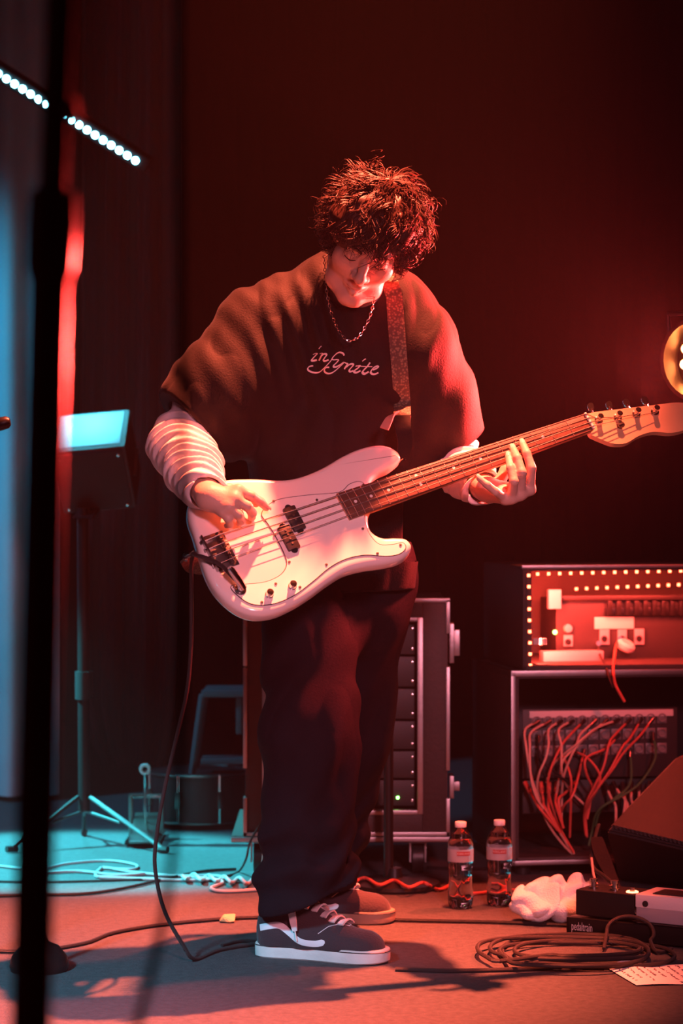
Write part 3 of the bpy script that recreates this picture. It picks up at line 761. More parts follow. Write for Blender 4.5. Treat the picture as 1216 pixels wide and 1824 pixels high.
# ---- jeans
je = SDF()
HN, KN, AN = P(552, 1012, 5.19), P(553, 1310, 5.06), P(548, 1560, 5.10)
HFr, KF, AF = P(652, 1012, 5.29), P(622, 1310, 5.36), P(566, 1560, 5.52)
je.cone(P(604, 960, 5.24), P(604, 1060, 5.24), .150, .155, .05, flat=((0, 1, 0), .75))
je.path([HN, KN, AN], [.112, .098, .104], .05); je.path([HFr, KF, AF], [.112, .092, .090], .05)
je.cone(AN, P(546, 1590, 5.10), .106, .108, .02)
def je_disp(p):
    z = p[:, 2]; low = np.exp(-((z - .20) / .10) ** 2); mid = np.exp(-((z - .50) / .25) ** 2); top = np.exp(-((z - .85) / .12) ** 2)
    d = low * (.0095 * np.sin(z * 70 - p[:, 0] * 38 + 2.2 * np.sin(p[:, 0] * 26 + p[:, 1] * 18)) + .005 * wav(p, (40, 34, 40), 2.0))
    d += mid * .006 * np.sin(z * 34 - p[:, 0] * 46 + 1.6 * np.sin(p[:, 1] * 20 + z * 9)) + top * .004 * np.sin(p[:, 0] * 60 + z * 40)
    d += .003 * ridge(wav(p, (20, 20, 12), 1.3))
    return d
je.disp(je_disp)
je.cut(P(530, 1600, 5.10), (0.42, 0.10, -1), np.array((-.4, 4.8, -.1), np.float32), np.array((.25, 5.34, .35), np.float32))
je.cut(P(560, 1585, 5.52), (0.1, 0, -1), np.array((-.4, 5.34, -.1), np.float32), np.array((.25, 5.8, .35), np.float32))
je.cone(P(546, 1545, 5.10), P(546, 1680, 5.10), .094, .098, .006, sub=True).cone(P(566, 1545, 5.52), P(560, 1680, 5.52), .078, .082, .006, sub=True)
je.cut(P(604, 965, 5.24), (0, 0, 1))
jeans = tag(obj('jeans', je.mesh('jeans', (-0.32, 4.85, 0.03), (0.27, 5.75, 0.93), 0.0042), 'denim', person), 'dark loose jeans bunched at the ankle')

# ---- shoes
SOLE = [(0, 0), (.006, .022), (.035, .035), (.09, .034), (.14, .035), (.19, .043), (.235, .048), (.27, .043), (.292, .028), (.302, 0)]
def shoe(heel, toe, near, label, sole_mat):
    d = toe - heel; L = d.length / .302; x = d.normalized(); z = V3((0, 0, 1)); y = z.cross(x)
    S = lambda a, b_, c: heel + (x * a + y * b_ + z * c) * L
    root = empty('shoe', heel); root.parent = person; root.matrix_parent_inverse = Matrix.Identity(4); root['label'] = label
    half = [(a, b_) for a, b_ in SOLE]; poly = half + [(a, -b_) for a, b_ in half[-2:0:-1]]
    poly = [(p.x, p.y) for p in catmull([(a, b_, 0) for a, b_ in poly], 4, closed=True)]
    lv = [(.004, 0.0), (.0005, .003), (0, .012), (0, .025), (.0012, .030), (.006, .0315)]
    n = len(poly); vs = []
    for off, h in lv:
        for a, b_ in offset_poly(poly, off): vs.append(S(a, b_, h + (.004 * max(0, (a - .2) / .1) ** 2 if h < .01 else 0)))
    fs = [tuple(range(n))[::-1], tuple((len(lv) - 1) * n + k for k in range(n))] + [(i * n + k, i * n + (k + 1) % n, (i + 1) * n + (k + 1) % n, (i + 1) * n + k) for i in range(len(lv) - 1) for k in range(n)]
    sole = MB().add(vs, fs).build('sole', sole_mat, root)
    band = [S(a, b_, .0265) for a, b_ in offset_poly(poly, -.0003)]
    MB().tube(band, .0011 * L, 5, closed=True).build('sole_line', 'guard_edge', root)
    up = SDF(); R3 = [list(x), list(y), list(z)]
    up.path([S(.045, 0, .03), S(.047, 0, .075), S(.048, 0, .118)], [.036, .035, .037], .02)
    up.path([S(.045, 0, .05), S(.12, 0, .05), S(.19, 0, .036), S(.245, 0, .030)], [.034, .038, .036, .034], .03, flat=(y, 1.1))
    up.path([S(.07, 0, .105), S(.13, 0, .080), S(.19, 0, .054)], [.034, .028, .022], .02)
    up.ell(S(.245, 0, .030), (.045, .042, .033), R3, .02)
    up.cut(S(0, 0, .026), (0, 0, -1))
    lo = np.array([min(S(0, 0, 0)[i], S(.31, 0, 0)[i]) for i in range(3)]) - .08; hi = np.array([max(S(0, 0, 0)[i], S(.31, 0, 0)[i]) for i in range(3)]) + .08; lo[2] = 0; hi[2] = .19
    ume = up.mesh('upper', lo, hi, .0028); u_o = obj('upper', ume, 'suede', root); bv = bvh_of(ume)
    def side(a, c, sg, off=.0016):
        o = S(a, sg * .2, c); h = bv.ray_cast(o, -y * sg)
        return (h[0] + y * sg * off) if h[0] is not None else S(a, sg * .04, c)
    def topp(a, b_, off=.002):
        h = bv.ray_cast(S(a, b_, .3), -z); return (h[0] + h[1] * off) if h[0] is not None else S(a, b_, .07)
    # wavy side stripe on both flanks
    for sg in (-1, 1):
        c = catmull([(.022, .066, 0), (.045, .072, 0), (.068, .074, 0), (.092, .060, 0), (.118, .044, 0), (.150, .040, 0), (.172, .046, 0)], 6); m_ = len(c)
        mb = MB(); vs = []
        for i, q in enumerate(c):
            t = (c[min(i + 1, m_ - 1)] - c[max(i - 1, 0)]).normalized(); nn = V3((-t.y, t.x, 0)); hw = .0068 * (1 if i < m_ - 3 else (m_ - i) / 3.2)
            for k in (-1, -.33, .33, 1): vs.append(side(q.x + nn.x * hw * k, q.y + nn.y * hw * k, sg))
        mb.add(vs, [(i * 4 + k, i * 4 + k + 1, (i + 1) * 4 + k + 1, (i + 1) * 4 + k) for i in range(m_ - 1) for k in range(3)])
        mb.build('side_stripe', 'stripe', root, fix=False)
    # toe cap seam and eyestay seam
    for sg in (-1, 1):
        MB().tube([topp(.215 - .02 * abs(k) , sg * .004 * 1 + k * .012 * sg * 0 + sg * abs(k) * .012, .0006) for k in range(4)], .0008 * L, 5).build('seam', 'stripe', root)
    # laces
    lac = []
    for i in range(6):
        a = .100 + i * .0195; hw = .024 - .0008 * i
        pts = [topp(a + (.006 if k % 2 else 0) * 0 + .010 * (k / 6), -hw + 2 * hw * k / 6, .004 + .0035 * math.sin(PI * k / 6)) for k in range(7)]
        MB().ribbon(pts, .0150 * L, x + z * .2, .0040).build('lace', 'lace', root)
    # tongue and the loose aglet end
    tg = [topp(.075 + .01 * i, 0, .003) for i in range(5)]; tg = [S(.088, 0, .140), S(.094, 0, .122), topp(.10, 0, .004)]
    MB().ribbon(tg, .046 * L, y, .005).build('tongue', 'suede', root)
    if near:
        e = catmull([topp(.105, -.018, .006), S(.098, -.046, .118), S(.103, -.053, .090), S(.108, -.054, .066)], 5)
        MB().ribbon(e, [.010 + .006 * math.sin(PI * i / (len(e) - 1)) for i in range(len(e))], x, .004).build('lace_end', 'lace', root)
        MB().tube([S(.108, -.054, .066), S(.111, -.054, .046)], .0018, 6).build('aglet', 'inlay', root)
        e2 = catmull([topp(.11, .0, .008), S(.125, -.01, .110), S(.145, .012, .106), S(.135, .020, .092), topp(.115, .006, .008)], 5)
        MB().tube(e2, .003, 6).build('lace_bow', 'lace', root)
    return root
shoe(nh, ntoe, True, 'worn dark skate shoe with white wavy stripe, nearer the camera', 'rubber_white')
shoe(fh, ft, False, 'dark shoe with orange-lit laces, behind the nearer one', 'rubber_brown')

# ---- necklace: linked chain
NC = catmull([P(577, 452, 5.03), P(579, 490, 4.985), P(584, 535, 4.955), P(597, 578, 4.935), P(612, 601, 4.925), P(624, 607, 4.922), P(640, 598, 4.925), P(655, 572, 4.932), P(664, 545, 4.945), P(667, 522, 4.965)], 14)
acc = 0.0; mb = MB(); flip = False; last = NC[0]
for a, b_ in zip(NC, NC[1:]):
    acc += (b_ - a).length
    if acc > .0062:
        acc = 0; t = (b_ - a).normalized(); sd = (V3((0, -1, 0)) if flip else V3((1, 0, .3))); sd = (sd - t * sd.dot(t)).normalized(); flip = not flip
        mb.tube([b_ + t * .0050 * math.cos(2 * PI * k / 10) + sd * .0026 * math.sin(2 * PI * k / 10) for k in range(10)], .0009, 5, closed=True)
tag(mb.build('necklace', 'silver', person, fix=False), 'silver chain hanging from the neck')

# ---- hair: a curly mop; volume underneath, locks on top
ha = SDF()
ha.ell(H(0, -.020, .044), (.088, .100, .080), HR, .02); ha.ell(H(0, -.055, -.005), (.080, .060, .070), HR, .03)
ha.ell(H(.045, .015, .045), (.055, .075, .055), HR, .03); ha.ell(H(-.040, .010, .050), (.055, .075, .05), HR, .03)
ha.disp(lambda p: .006 * wav(p, (60, 60, 60), .3) + .005 * wav(p, (110, 110, 120), 2.1))
ha.ell(H(-.004, .135, -.055), (.066, .085, .085), HR, .015, sub=True)
hair_me = ha.mesh('hair', np.array(HO) - .2, np.array(HO) + .2, .0045)
hair = obj('hair', hair_me, 'hair', person); tag(hair, 'dark curly mop of hair')
lk = MB(); rnd = random.Random(11)
CROWN = V3((0, -.03, .13))
def lock(x, f, u, ln, rad, curl, rr, lift=.45, segs=12, out=(0, 0, 0), grav=.5, n=5, spread=.006):
    nrm = V3((x / .085, (f + .02) / .1, (u - .045) / .085)).normalized()
    tang = V3((x, f, u)) - CROWN; tang = (tang - nrm * tang.dot(nrm)); tang = tang.normalized() if tang.length > 1e-4 else V3((1, 0, 0))
    d = (nrm * lift + tang + V3(out) + V3((rnd.gauss(0, .25), rnd.gauss(0, .25), rnd.gauss(0, .25)))).normalized()
    d = (HX * d.x + HF * d.y + HU * d.z).normalized(); c = H(x, f, u); guide = [c.copy()]
    for i in range(segs):
        d = (d + V3((0, 0, -1)) * grav * .16 + V3((rnd.gauss(0, 1), rnd.gauss(0, 1), rnd.gauss(0, 1))) * .05).normalized()
        c = c + d * (ln / segs)
        q = c - HO; lx, lf, lu = q.dot(HX), q.dot(HF), q.dot(HU)
        e = math.sqrt((lx / .090) ** 2 + ((lf + .02) / .103) ** 2 + ((lu - .045) / .084) ** 2)
        if e < 1.0 and lu > -.01: c = c + (HX * lx + HF * (lf + .02) + HU * (lu - .045)).normalized() * (1.0 - e) * .085
        if e > 1.36: c = c - (HX * lx + HF * (lf + .02) + HU * (lu - .045)) * (1 - 1.36 / e)
        guide.append(c.copy())
    ax1 = d.orthogonal().normalized(); ax2 = d.cross(ax1); ph = rnd.uniform(0, 6.28)
    for k in range(n):
        o = V3((rnd.gauss(0, 1), rnd.gauss(0, 1), rnd.gauss(0, 1))) * spread; dph = rnd.gauss(0, .5); cl = curl * rnd.uniform(.85, 1.15); sh = rnd.uniform(.8, 1.1); pts = []
        for i, g in enumerate(guide):
            t = i / segs
            if t > sh: break
            a = ph + dph + cl * 2 * PI * t; amp = rad * min(1, t * 1.8) * (1 + .4 * t)
            pts.append(g + o * (.5 + .7 * t) + (ax1 * math.cos(a) + ax2 * math.sin(a)) * amp)
        m_ = len(pts); lk.tube(pts, [rr * (1 - .8 * (i / (m_ - 1)) ** 3) for i in range(m_)], 3, cap=False)
cnt = 0
while cnt < 430:
    v = V3((rnd.gauss(0, 1), rnd.gauss(0, 1), rnd.gauss(0, 1))).normalized()
    x, f, u = v.x * .086, -.02 + v.y * .098, .045 + v.z * .080
    if f > .045 and u < .058: continue
    if u < -.030 and f > -.02: continue
    if u < -.045: continue
    cnt += 1
    lock(x, f, u, rnd.uniform(.055, .095), rnd.uniform(.004, .010), rnd.uniform(.7, 1.7), rnd.uniform(.0008, .0014), lift=rnd.uniform(.25, .6), grav=rnd.uniform(.1, .6), n=6)
for i in range(46):
    a = rnd.uniform(0, 6.28); q = rnd.uniform(.0, .022)
    lock(q * math.cos(a), -.03 + q * math.sin(a), .124, rnd.uniform(.06, .09), rnd.uniform(.004, .009), rnd.uniform(.7, 1.5), rnd.uniform(.0008, .0014), lift=.15, out=(math.cos(a), math.sin(a), 0), grav=.3, n=6)
for i in range(46):
    x = rnd.uniform(-.066, .080)
    lock(x, .056 + .012 * rnd.random() - .35 * x * x / .08, .064 + rnd.uniform(-.010, .02), rnd.uniform(.045, .080), rnd.uniform(.004, .010), rnd.uniform(.8, 1.7), rnd.uniform(.0008, .0014), lift=.75, out=(x * 3, .3, -.1), grav=.8, n=4, spread=.004)
for i in range(80):
    sg = rnd.choice((-1, 1, 1)); lock(sg * .082, rnd.uniform(-.07, .045), rnd.uniform(-.03, .04), rnd.uniform(.045, .075), rnd.uniform(.006, .012), rnd.uniform(.8, 1.6), rnd.uniform(.0008, .0013), lift=.9, out=(sg * .3, 0, 0), grav=.3, n=4)
lk.build('curls', 'hair', hair, fix=False)

# ---- strap: horn button, over the shoulder, down the back to the end button
def tee_front(px, py, off=.006): return on_tee(px, py, off)
SP = [hb + hb_dir * .006 + V3((0, -.004, 0)), P(721, 790, 4.915), P(716, 752, 4.92)]
for y in (720, 680, 640, 600, 560, 530): SP.append(tee_front(716 - (720 - y) * .075, y))
SP += [P(697, 512, 5.02), P(692, 497, 5.09), P(690, 494, 5.16), P(686, 520, 5.235), P(655, 620, 5.29), P(585, 760, 5.33), P(490, 900, 5.30), P(400, 1000, 5.10), P(350, 1010, 4.86), eb - GU * .006]
SPs = catmull(SP, 6)
sides = []
for i, p in enumerate(SPs):
    t = i / (len(SPs) - 1); sides.append(V3((1, .25, .15)) if t < .55 else V3((.75, 0, .65)))
nb_ = 2 * 6 + 3
MB().ribbon(SPs[:nb_], [.026 + .012 * min(1, i / nb_) for i in range(nb_)], sides[:nb_], .004).build('strap_leather_end', 'leather', bass)
sm = bpy.data.materials.new('strap_brocade'); MATS['strap_brocade'] = sm; sm.use_nodes = True
t_ = sm.node_tree; bs = t_.nodes['Principled BSDF']; tc = t_.nodes.new('ShaderNodeTexCoord'); vo = t_.nodes.new('ShaderNodeTexVoronoi'); vo.inputs['Scale'].default_value = 170
rp = t_.nodes.new('ShaderNodeValToRGB'); rp.color_ramp.elements[0].color = (.20, .17, .10, 1); rp.color_ramp.elements[1].color = (.07, .05, .035, 1); rp.color_ramp.elements[0].position = .25; rp.color_ramp.elements[1].position = .55
t_.links.new(tc.outputs['Object'], vo.inputs['Vector']); t_.links.new(vo.outputs['Distance'], rp.inputs['Fac']); t_.links.new(rp.outputs[0], bs.inputs['Base Color']); bs.inputs['Roughness'].default_value = .8
tag(MB().ribbon(SPs[nb_ - 1:], .036, sides[nb_ - 1:], .004).build('strap', 'strap_brocade', bass), 'brocade patterned strap')
MB().ribbon(catmull([P(708, 735, 4.90), P(696, 742, 4.885), P(684, 764, 4.875)], 4), [.012, .013, .014, .015, .016, .017, .018, .019, .019][:9], V3((.8, 0, .5)), .003).build('strap_tail', 'leather_pink', bass)
# ------------------------------------------------------------------ stage gear
Z = Vector((0, 0, 1))
def hull(pts, name, mat, parent, bev=0.006):
    bm = bmesh.new()
    for p in pts: bm.verts.new(p)
    r = bmesh.ops.convex_hull(bm, input=bm.verts[:]); bmesh.ops.dissolve_limit(bm, angle_limit=.02, verts=bm.verts[:], edges=bm.edges[:])
    if bev: bmesh.ops.bevel(bm, geom=bm.edges[:], offset=bev, segments=2, affect='EDGES')
    me = bpy.data.meshes.new(name); bm.to_mesh(me); bm.free()
    return obj(name, me, mat, parent)
def cable(name, pts, r, mat, label, group=None, n=8, seg=8, cat='cable'):
    return tag(MB().tube(catmull(pts, seg), r, n).build(name, mat, fix=False), label, cat, group)

# ---- red LED par lamp on its stand at the right edge
LC = P(1256, 640, 5.42); LD = Vector((-0.70, -0.70, -0.06)).normalized()
par = empty('par_light', LC, 'red LED par lamp hanging at the right edge, beyond the headstock', 'stage light')
PR = frame(LD, (0, 0, 1))
MB().lathe([(.03, -.16), (.07, -.14), (.088, -.08), (.092, .03), (.096, .035), (.096, .045), (.086, .045), (.084, -.005), (.001, -.006)], 28, LC, PR).build('housing', 'black_metal', par)
led = MB().lathe([(.0001, .006), (.006, .0055), (.0105, .003), (.0115, 0)], 12).mesh('led_lens'); led.materials.append(MATS['led_amber'])
for ring, cnt_ in ((.0, 1), (.034, 6), (.064, 11)):
    for k in range(cnt_):
        a = 2 * PI * k / cnt_; o = obj('led_lens', led, None, par)
        o.matrix_basis = Matrix.Translation(LC + PR @ Vector((ring * math.cos(a), ring * math.sin(a), -.004))) @ PR.to_4x4()
yk = Vector((0, 0, 1)).cross(LD).normalized()
MB().tube([LC + yk * .10, LC + yk * .105 + Z * .11, LC - yk * .105 + Z * .11, LC - yk * .10], .007, 8).build('yoke', 'black_metal', par)
MB().cyl(LC + Z * .11, Vector((LC.x, LC.y, 4.5)), .016).build('drop_pipe', 'black_metal', par)
lamp('par_beam', 'SPOT', LC + LD * .05, 1250, RED, LC + LD + Vector((0, 0, .08)), 0.07, 118, 1.0)

# ---- tall road case behind the player
YC = 6.2
def C(px, py, d=0.0): return P(px, py, YC) + Vector((0, d, 0))
def fbox(px0, px1, py0, py1, d0, d1, name, mat, parent, bev=.002):
    a, b_ = C(px0, py1), C(px1, py0)
    return MB().box((b_.x - a.x, d1 - d0, b_.z - a.z), ((a.x + b_.x) / 2, YC + (d0 + d1) / 2, (a.z + b_.z) / 2), bev=bev).build(name, mat, parent)
case = empty('road_case', (C(617, 1562).x, YC + .25, 0), 'tall open road case with metal-edged rim, standing behind the player', 'road case')
fbox(437, 472, 1070, 1486, 0, .5, 'side_panel', 'case_laminate', case); fbox(752, 797, 1070, 1486, 0, .5, 'side_panel', 'case_laminate', case)
fbox(472, 752, 1070, 1106, 0, .5, 'top_panel', 'case_laminate', case); fbox(472, 752, 1446, 1486, 0, .5, 'bottom_panel', 'case_laminate', case)
fbox(472, 752, 1106, 1446, .47, .5, 'back_panel', 'dark_panel', case)
for x0, x1, y0, y1 in ((433, 440, 1068, 1186), (433, 440, 1190, 1368), (433, 440, 1420, 1490), (794, 801, 1068, 1128), (794, 801, 1188, 1372), (794, 801, 1422, 1490)):
    fbox(x0, x1, y0, y1, -.008, .03, 'edge_trim', 'alu', case, .001)
fbox(433, 801, 1066, 1073, -.008, .03, 'edge_trim', 'alu', case, .001); fbox(433, 801, 1482, 1490, -.008, .03, 'edge_trim', 'alu', case, .001)
for a in ((467, 477, 1100, 1450), (743, 753, 1100, 1450), (477, 743, 1443, 1451), (477, 743, 1100, 1107)): fbox(*a, -.006, .02, 'inner_trim', 'alu', case, .001)
for k, (y0, y1) in enumerate(((1112, 1168), (1172, 1226), (1230, 1284), (1288, 1338), (1342, 1390), (1394, 1440))):
    un_ = fbox(480, 741, y0, y1, .05, .40, 'rack_unit', 'dark_panel', case, .002)
    for yy in (y0 + 10, y1 - 10):
        for xx in (487, 735): MB().lathe([(.004, 0), (.0035, .002), (.001, .0025)], 8, C(xx, yy, .05), frame((0, -1, 0))).build('rack_screw', 'silver', un_)
    if k == 5: MB().lathe([(.0042, 0), (.003, .003), (.0005, .004)], 10, C(709, 1425, .049), frame((0, -1, 0))).build('power_led', 'led_green', un_)
    if k in (1, 3):
        for j in range(4): MB().lathe([(.010, 0), (.009, .014), (.001, .015)], 14, C(530 + j * 40, (y0 + y1) / 2, .05), frame((0, -1, 0))).build('knob', 'black_plastic', un_)
for y0, y1 in ((1112, 1182), (1384, 1424)):
    lt = fbox(801, 809, y0, y1, .02, .09, 'latch', 'alu', case, .001); fbox(809, 820, y0 + 12, y1 - 12, .04, .07, 'latch_wing', 'alu', lt, .001)
fbox(412, 806, 1488, 1500, -.01, .52, 'dolly_board', 'case_laminate', case); fbox(412, 806, 1490, 1498, -.016, -.010, 'dolly_edge', 'alu', case, .001)
for px in (440, 725):
    for d in (.06, .44):
        c = Vector((C(px + 20, 1500).x, YC + d, .042))
        ca = MB().tube([c - Vector((.014, 0, 0)), c + Vector((.014, 0, 0))], .041, 20).build('caster_wheel', 'black_plastic', case)
        MB().box((.05, .05, .01), c + Z * .046, bev=.002).box((.004, .04, .06), c + Vector((.02, 0, .02))).box((.004, .04, .06), c + Vector((-.02, 0, .02))).build('caster_fork', 'alu', ca)

# ---- equipment rack on the right: connector panel below, lit case above
YA = math.radians(9); AO = F(912, 1562); AX = Vector((math.cos(YA), math.sin(YA), 0)); AD = Vector((-math.sin(YA), math.cos(YA), 0)); AR = Matrix((AX, AD, Z)).transposed()
def AP(px, py, d=0.0):
    """point on the rack's front plane (set back by d)"""
    r = ray(px, py); o = Vector((0, 0, 1.0)); return o + r * ((AO + AD * d - o).dot(AD) / r.dot(AD))
def axz(px, py, d=0.0):
    q = AP(px, py, d) - AO; return q.dot(AX), q.z
def abox(x0, x1, z0, z1, d0, d1, name, mat, parent, bev=.002):
    return MB().box((x1 - x0, d1 - d0, z1 - z0), AO + AX * (x0 + x1) / 2 + AD * (d0 + d1) / 2 + Z * (z0 + z1) / 2, AR, bev).build(name, mat, parent)
def apx(px0, px1, py0, py1, d, th, name, mat, parent, bev=.001):
    x0, z1 = axz(px0, py0, d); x1, z0 = axz(px1, py1, d); z1 = (axz(px0, py0, d)[1] + axz(px1, py0, d)[1]) / 2; z0 = (axz(px0, py1, d)[1] + axz(px1, py1, d)[1]) / 2
    return abox(x0, x1, z0, z1, d - th, d, name, mat, parent, bev)
ZT = axz(912, 1197)[1]; WR_ = .66
rack = empty('connector_rack', AO + AX * .3 + AD * .25, 'black equipment rack with rows of round connectors and many cables', 'equipment rack')
abox(0, .018, .03, ZT, 0, .5, 'side_panel', 'tolex', rack); abox(WR_ - .018, WR_, .03, ZT, 0, .5, 'side_panel', 'tolex', rack)
abox(0, WR_, ZT - .018, ZT, 0, .5, 'top_panel', 'tolex', rack); abox(0, WR_, .03, .05, 0, .5, 'bottom_panel', 'tolex', rack); abox(0, WR_, .03, ZT, .48, .5, 'back_panel', 'dark_panel', rack)
for a in ((-.004, .008, .03, ZT), (WR_ - .008, WR_ + .004, .03, ZT)): abox(*a, -.006, .02, 'edge_trim', 'alu', rack, .001)
abox(-.004, WR_ + .004, ZT - .012, ZT + .003, -.006, .02, 'edge_trim', 'alu', rack, .001); abox(-.004, WR_ + .004, .03, .042, -.006, .02, 'edge_trim', 'alu', rack, .001)
for a in (.04, WR_ - .04):
    for d in (.05, .44): MB().cyl(AO + AX * a + AD * d, AO + AX * a + AD * d + Z * .032, .02).build('foot', 'black_plastic', rack)
D0 = .06
pan = apx(930, 1205, 1262, 1384, D0 + .004, .004, 'connector_panel', 'dark_panel', rack)
apx(942, 1198, 1265, 1277, D0, .004, 'label_strip', 'tape_white', pan)
sk = MB().lathe([(.0125, 0), (.0125, .004), (.0105, .0055), (.0088, .0052), (.0084, .0010), (.0001, .0008)], 16).mesh('socket'); sk.materials.append(MATS['socket_grey'])
fl = MB().box((.026, .028, .0015), (0, 0, .0005), bev=.0004).mesh('flange'); fl.materials.append(MATS['socket_grey'])
SKP = {}
for r_, py in enumerate((1284, 1311, 1338)):
    for c_ in range(12):
        p = AP(955 + c_ * 20.3, py - c_ * .5, D0); o = obj('socket', sk, None, pan); SKP[(r_, c_)] = p
        RM = frame(-AD, AX); o.matrix_basis = Matrix.Translation(p) @ RM.to_4x4()
        o2 = obj('flange', fl, None, pan); o2.matrix_basis = Matrix.Translation(p) @ RM.to_4x4()
lower = apx(930, 1205, 1388, 1446, D0 + .03, .004, 'lower_panel', 'dark_panel', rack)
z8 = lambda x, y: (856 + x / 3.38, 1240 + y / 3.38)
LOOM = [('pale', [(292, 165), (268, 200), (272, 300), (300, 470), (340, 600), (400, 760), (500, 900), (600, 985), (690, 1015)]),
        ('pale', [(355, 165), (305, 215), (295, 300), (300, 470), (335, 610), (420, 730), (480, 830), (560, 950), (640, 1010)]),
        ('pale', [(428, 168), (410, 200), (408, 290), (390, 375), (350, 470), (340, 560), (370, 640), (440, 740)]),
        ('pale', [(495, 163), (470, 200), (485, 300), (485, 430), (495, 490), (540, 570), (624, 655)]),
        ('red', [(565, 160), (540, 230), (490, 290), (440, 390), (410, 480), (405, 560), (440, 700), (490, 820), (560, 940)]),
        ('pale', [(632, 160), (600, 230), (570, 300), (500, 380), (480, 450), (460, 560), (445, 700), (470, 800)]),
        ('pale', [(705, 163), (640, 240), (580, 300), (540, 370), (500, 480), (488, 600), (486, 760)]),
        ('pale', [(770, 158), (700, 190), (620, 250), (570, 295), (500, 350), (430, 420), (395, 520)]),
        ('red', [(915, 160), (800, 240), (770, 290), (740, 420), (690, 530), (640, 630), (622, 720), (630, 830)]),
        ('red', [(985, 162), (900, 250), (850, 310), (780, 440), (700, 560), (645, 640), (628, 720), (634, 840)]),
        ('red', [(1055, 160), (960, 235), (860, 340), (790, 440), (690, 560), (650, 650), (632, 730), (640, 850)]),
        ('red', [(950, 265), (860, 340), (800, 430), (730, 520), (665, 600), (636, 690), (626, 800)]),
        ('red', [(835, 265), (760, 310), (650, 360), (625, 405), (640, 480), (670, 550), (660, 640), (640, 740)]),
        ('red', [(575, 290), (640, 370), (715, 470), (700, 560), (655, 640), (630, 730)]),
        ('green', [(1060, 265), (1050, 370), (960, 520), (850, 600), (740, 660), (690, 720), (670, 810), (650, 900)]),
        ('green', [(890, 420), (900, 520), (800, 620), (720, 690), (690, 780)]),
        ('black', [(300, 280), (350, 360), (400, 420), (500, 500), (600, 600), (650, 690)]),
        ('red', [(545, 380), (540, 480), (542, 620), (535, 850)]),
        ('black', [(355, 395), (380, 470), (450, 480), (540, 520), (610, 600)]),
        ('red', [(620, 545), (560, 580), (500, 660), (470, 740)])]
ORD = ['first', 'second', 'third', 'fourth', 'fifth', 'sixth', 'seventh', 'eighth', 'ninth', 'tenth', 'eleventh', 'twelfth']
NM = {'pale': 'cable_pale', 'red': 'cable_red', 'green': 'cable_green', 'black': 'cable_black'}; taken = set()
for i, (kd, L_) in enumerate(LOOM):
    m_ = len(L_); pts = []
    for j, (x, y) in enumerate(L_):
        t = j / (m_ - 1); px, py = z8(x, y); off = D0 - (.008 + .07 * math.sin(PI * min(1, t * 1.15)) + .006 * (i % 5)); pts.append(AP(px, py, off))
    if L_[-1][1] > 980: pts[-1].z = max(.03, pts[-1].z)
    key = min((k for k in SKP if k not in taken), key=lambda k: (SKP[k] - pts[0]).length); taken.add(key); sk0 = SKP[key]
    pts[0] = sk0 - AD * .022; row = ('top', 'middle', 'bottom')[key[0]]
    cb = cable('patch_cable', pts, .0032, NM[kd], 'thin %s cable in the %s connector from the left, %s row of the rack' % (kd, ORD[key[1]], row), 'patch cables on the connector rack', n=6)
    MB().tube([sk0 - AD * .002, pts[0], pts[0] + (pts[1] - pts[0]).normalized() * .022], [.0062, .0062, .0042], 10).build('plug', 'dark_chrome', cb)
# row of plugs lower down
LP = [(265, 520, 320, 620), (360, 520, 375, 625), (410, 520, 408, 630), (460, 520, 452, 610), (575, 520, 500, 590), (745, 525, 785, 615), (795, 520, 840, 595), (852, 525, 868, 620), (905, 520, 906, 625), (955, 535, 952, 610), (1015, 520, 1000, 590)]
for i, (x0, y0, x1, y1) in enumerate(LP):
    a, b2 = AP(*z8(x0, y0), D0 - .01), AP(*z8(x1, y1), D0 - .05); e = b2 + (b2 - a) * .5 - AD * .01
    o = tag(MB().tube([a, a.lerp(b2, .55)], .0065, 10).build('connector_plug', 'dark_chrome' if i > 4 else 'cable_red'),
            'short %s plug, %s from the left in the lowest row of the rack' % ('grey' if i > 4 else 'red', ORD[i]), 'plug', 'lower plugs of the connector rack')
    MB().tube(catmull([a.lerp(b2, .5), b2, e, e - Z * .06 - AX * .01 * (i - 5)], 4), .0036, 6).build('cable_tail', 'cable_pale' if i > 4 else 'cable_red', o)

# ---- lit case on top of the rack
TZ0 = ZT + .004; TZ1 = axz(940, 1009)[1]; X0 = axz(931, 1100)[0]; DEP = .48
amp = empty('lit_amplifier_case', AO + AX * .35 + AD * .25 + Z * TZ0, 'open-fronted amplifier case lined with glowing red LED dots on top of the rack', 'amplifier')
abox(X0, X0 + .012, TZ0, TZ1, 0, DEP, 'side_panel', 'tolex', amp); abox(X0, WR_, TZ1 - .012, TZ1, 0, DEP, 'top_panel', 'tolex', amp)
abox(X0, WR_, TZ0, TZ0 + .012, 0, DEP, 'bottom_panel', 'tolex', amp); abox(X0, WR_, TZ0, TZ1, DEP - .01, DEP, 'back_panel', 'tolex', amp); abox(WR_ - .012, WR_, TZ0, TZ1, 0, DEP, 'side_panel', 'tolex', amp)
abox(X0 - .003, WR_, TZ1 - .006, TZ1 + .003, -.004, .012, 'edge_trim', 'alu', amp, .001)
dot = MB().box((.0075, .0075, .003), (0, 0, .0015), bev=.0008).mesh('led_dot'); dot.materials.append(MATS['led_red'])
RF = frame(-AD, AX)
def dot_at(p): o = obj('led_dot', dot, None, amp); o.matrix_basis = Matrix.Translation(p) @ RF.to_4x4()
MB().box((.012, .002, .265), AP(942, 1105, .010), AR).build('led_strip', 'dark_panel', amp)
for k in range(9): dot_at(AP(941 + k * .4, 1025 + k * 20, .008))
for k in range(16): dot_at(AP(957 + k * 19.6, 1022.5 - k * .45, .010))
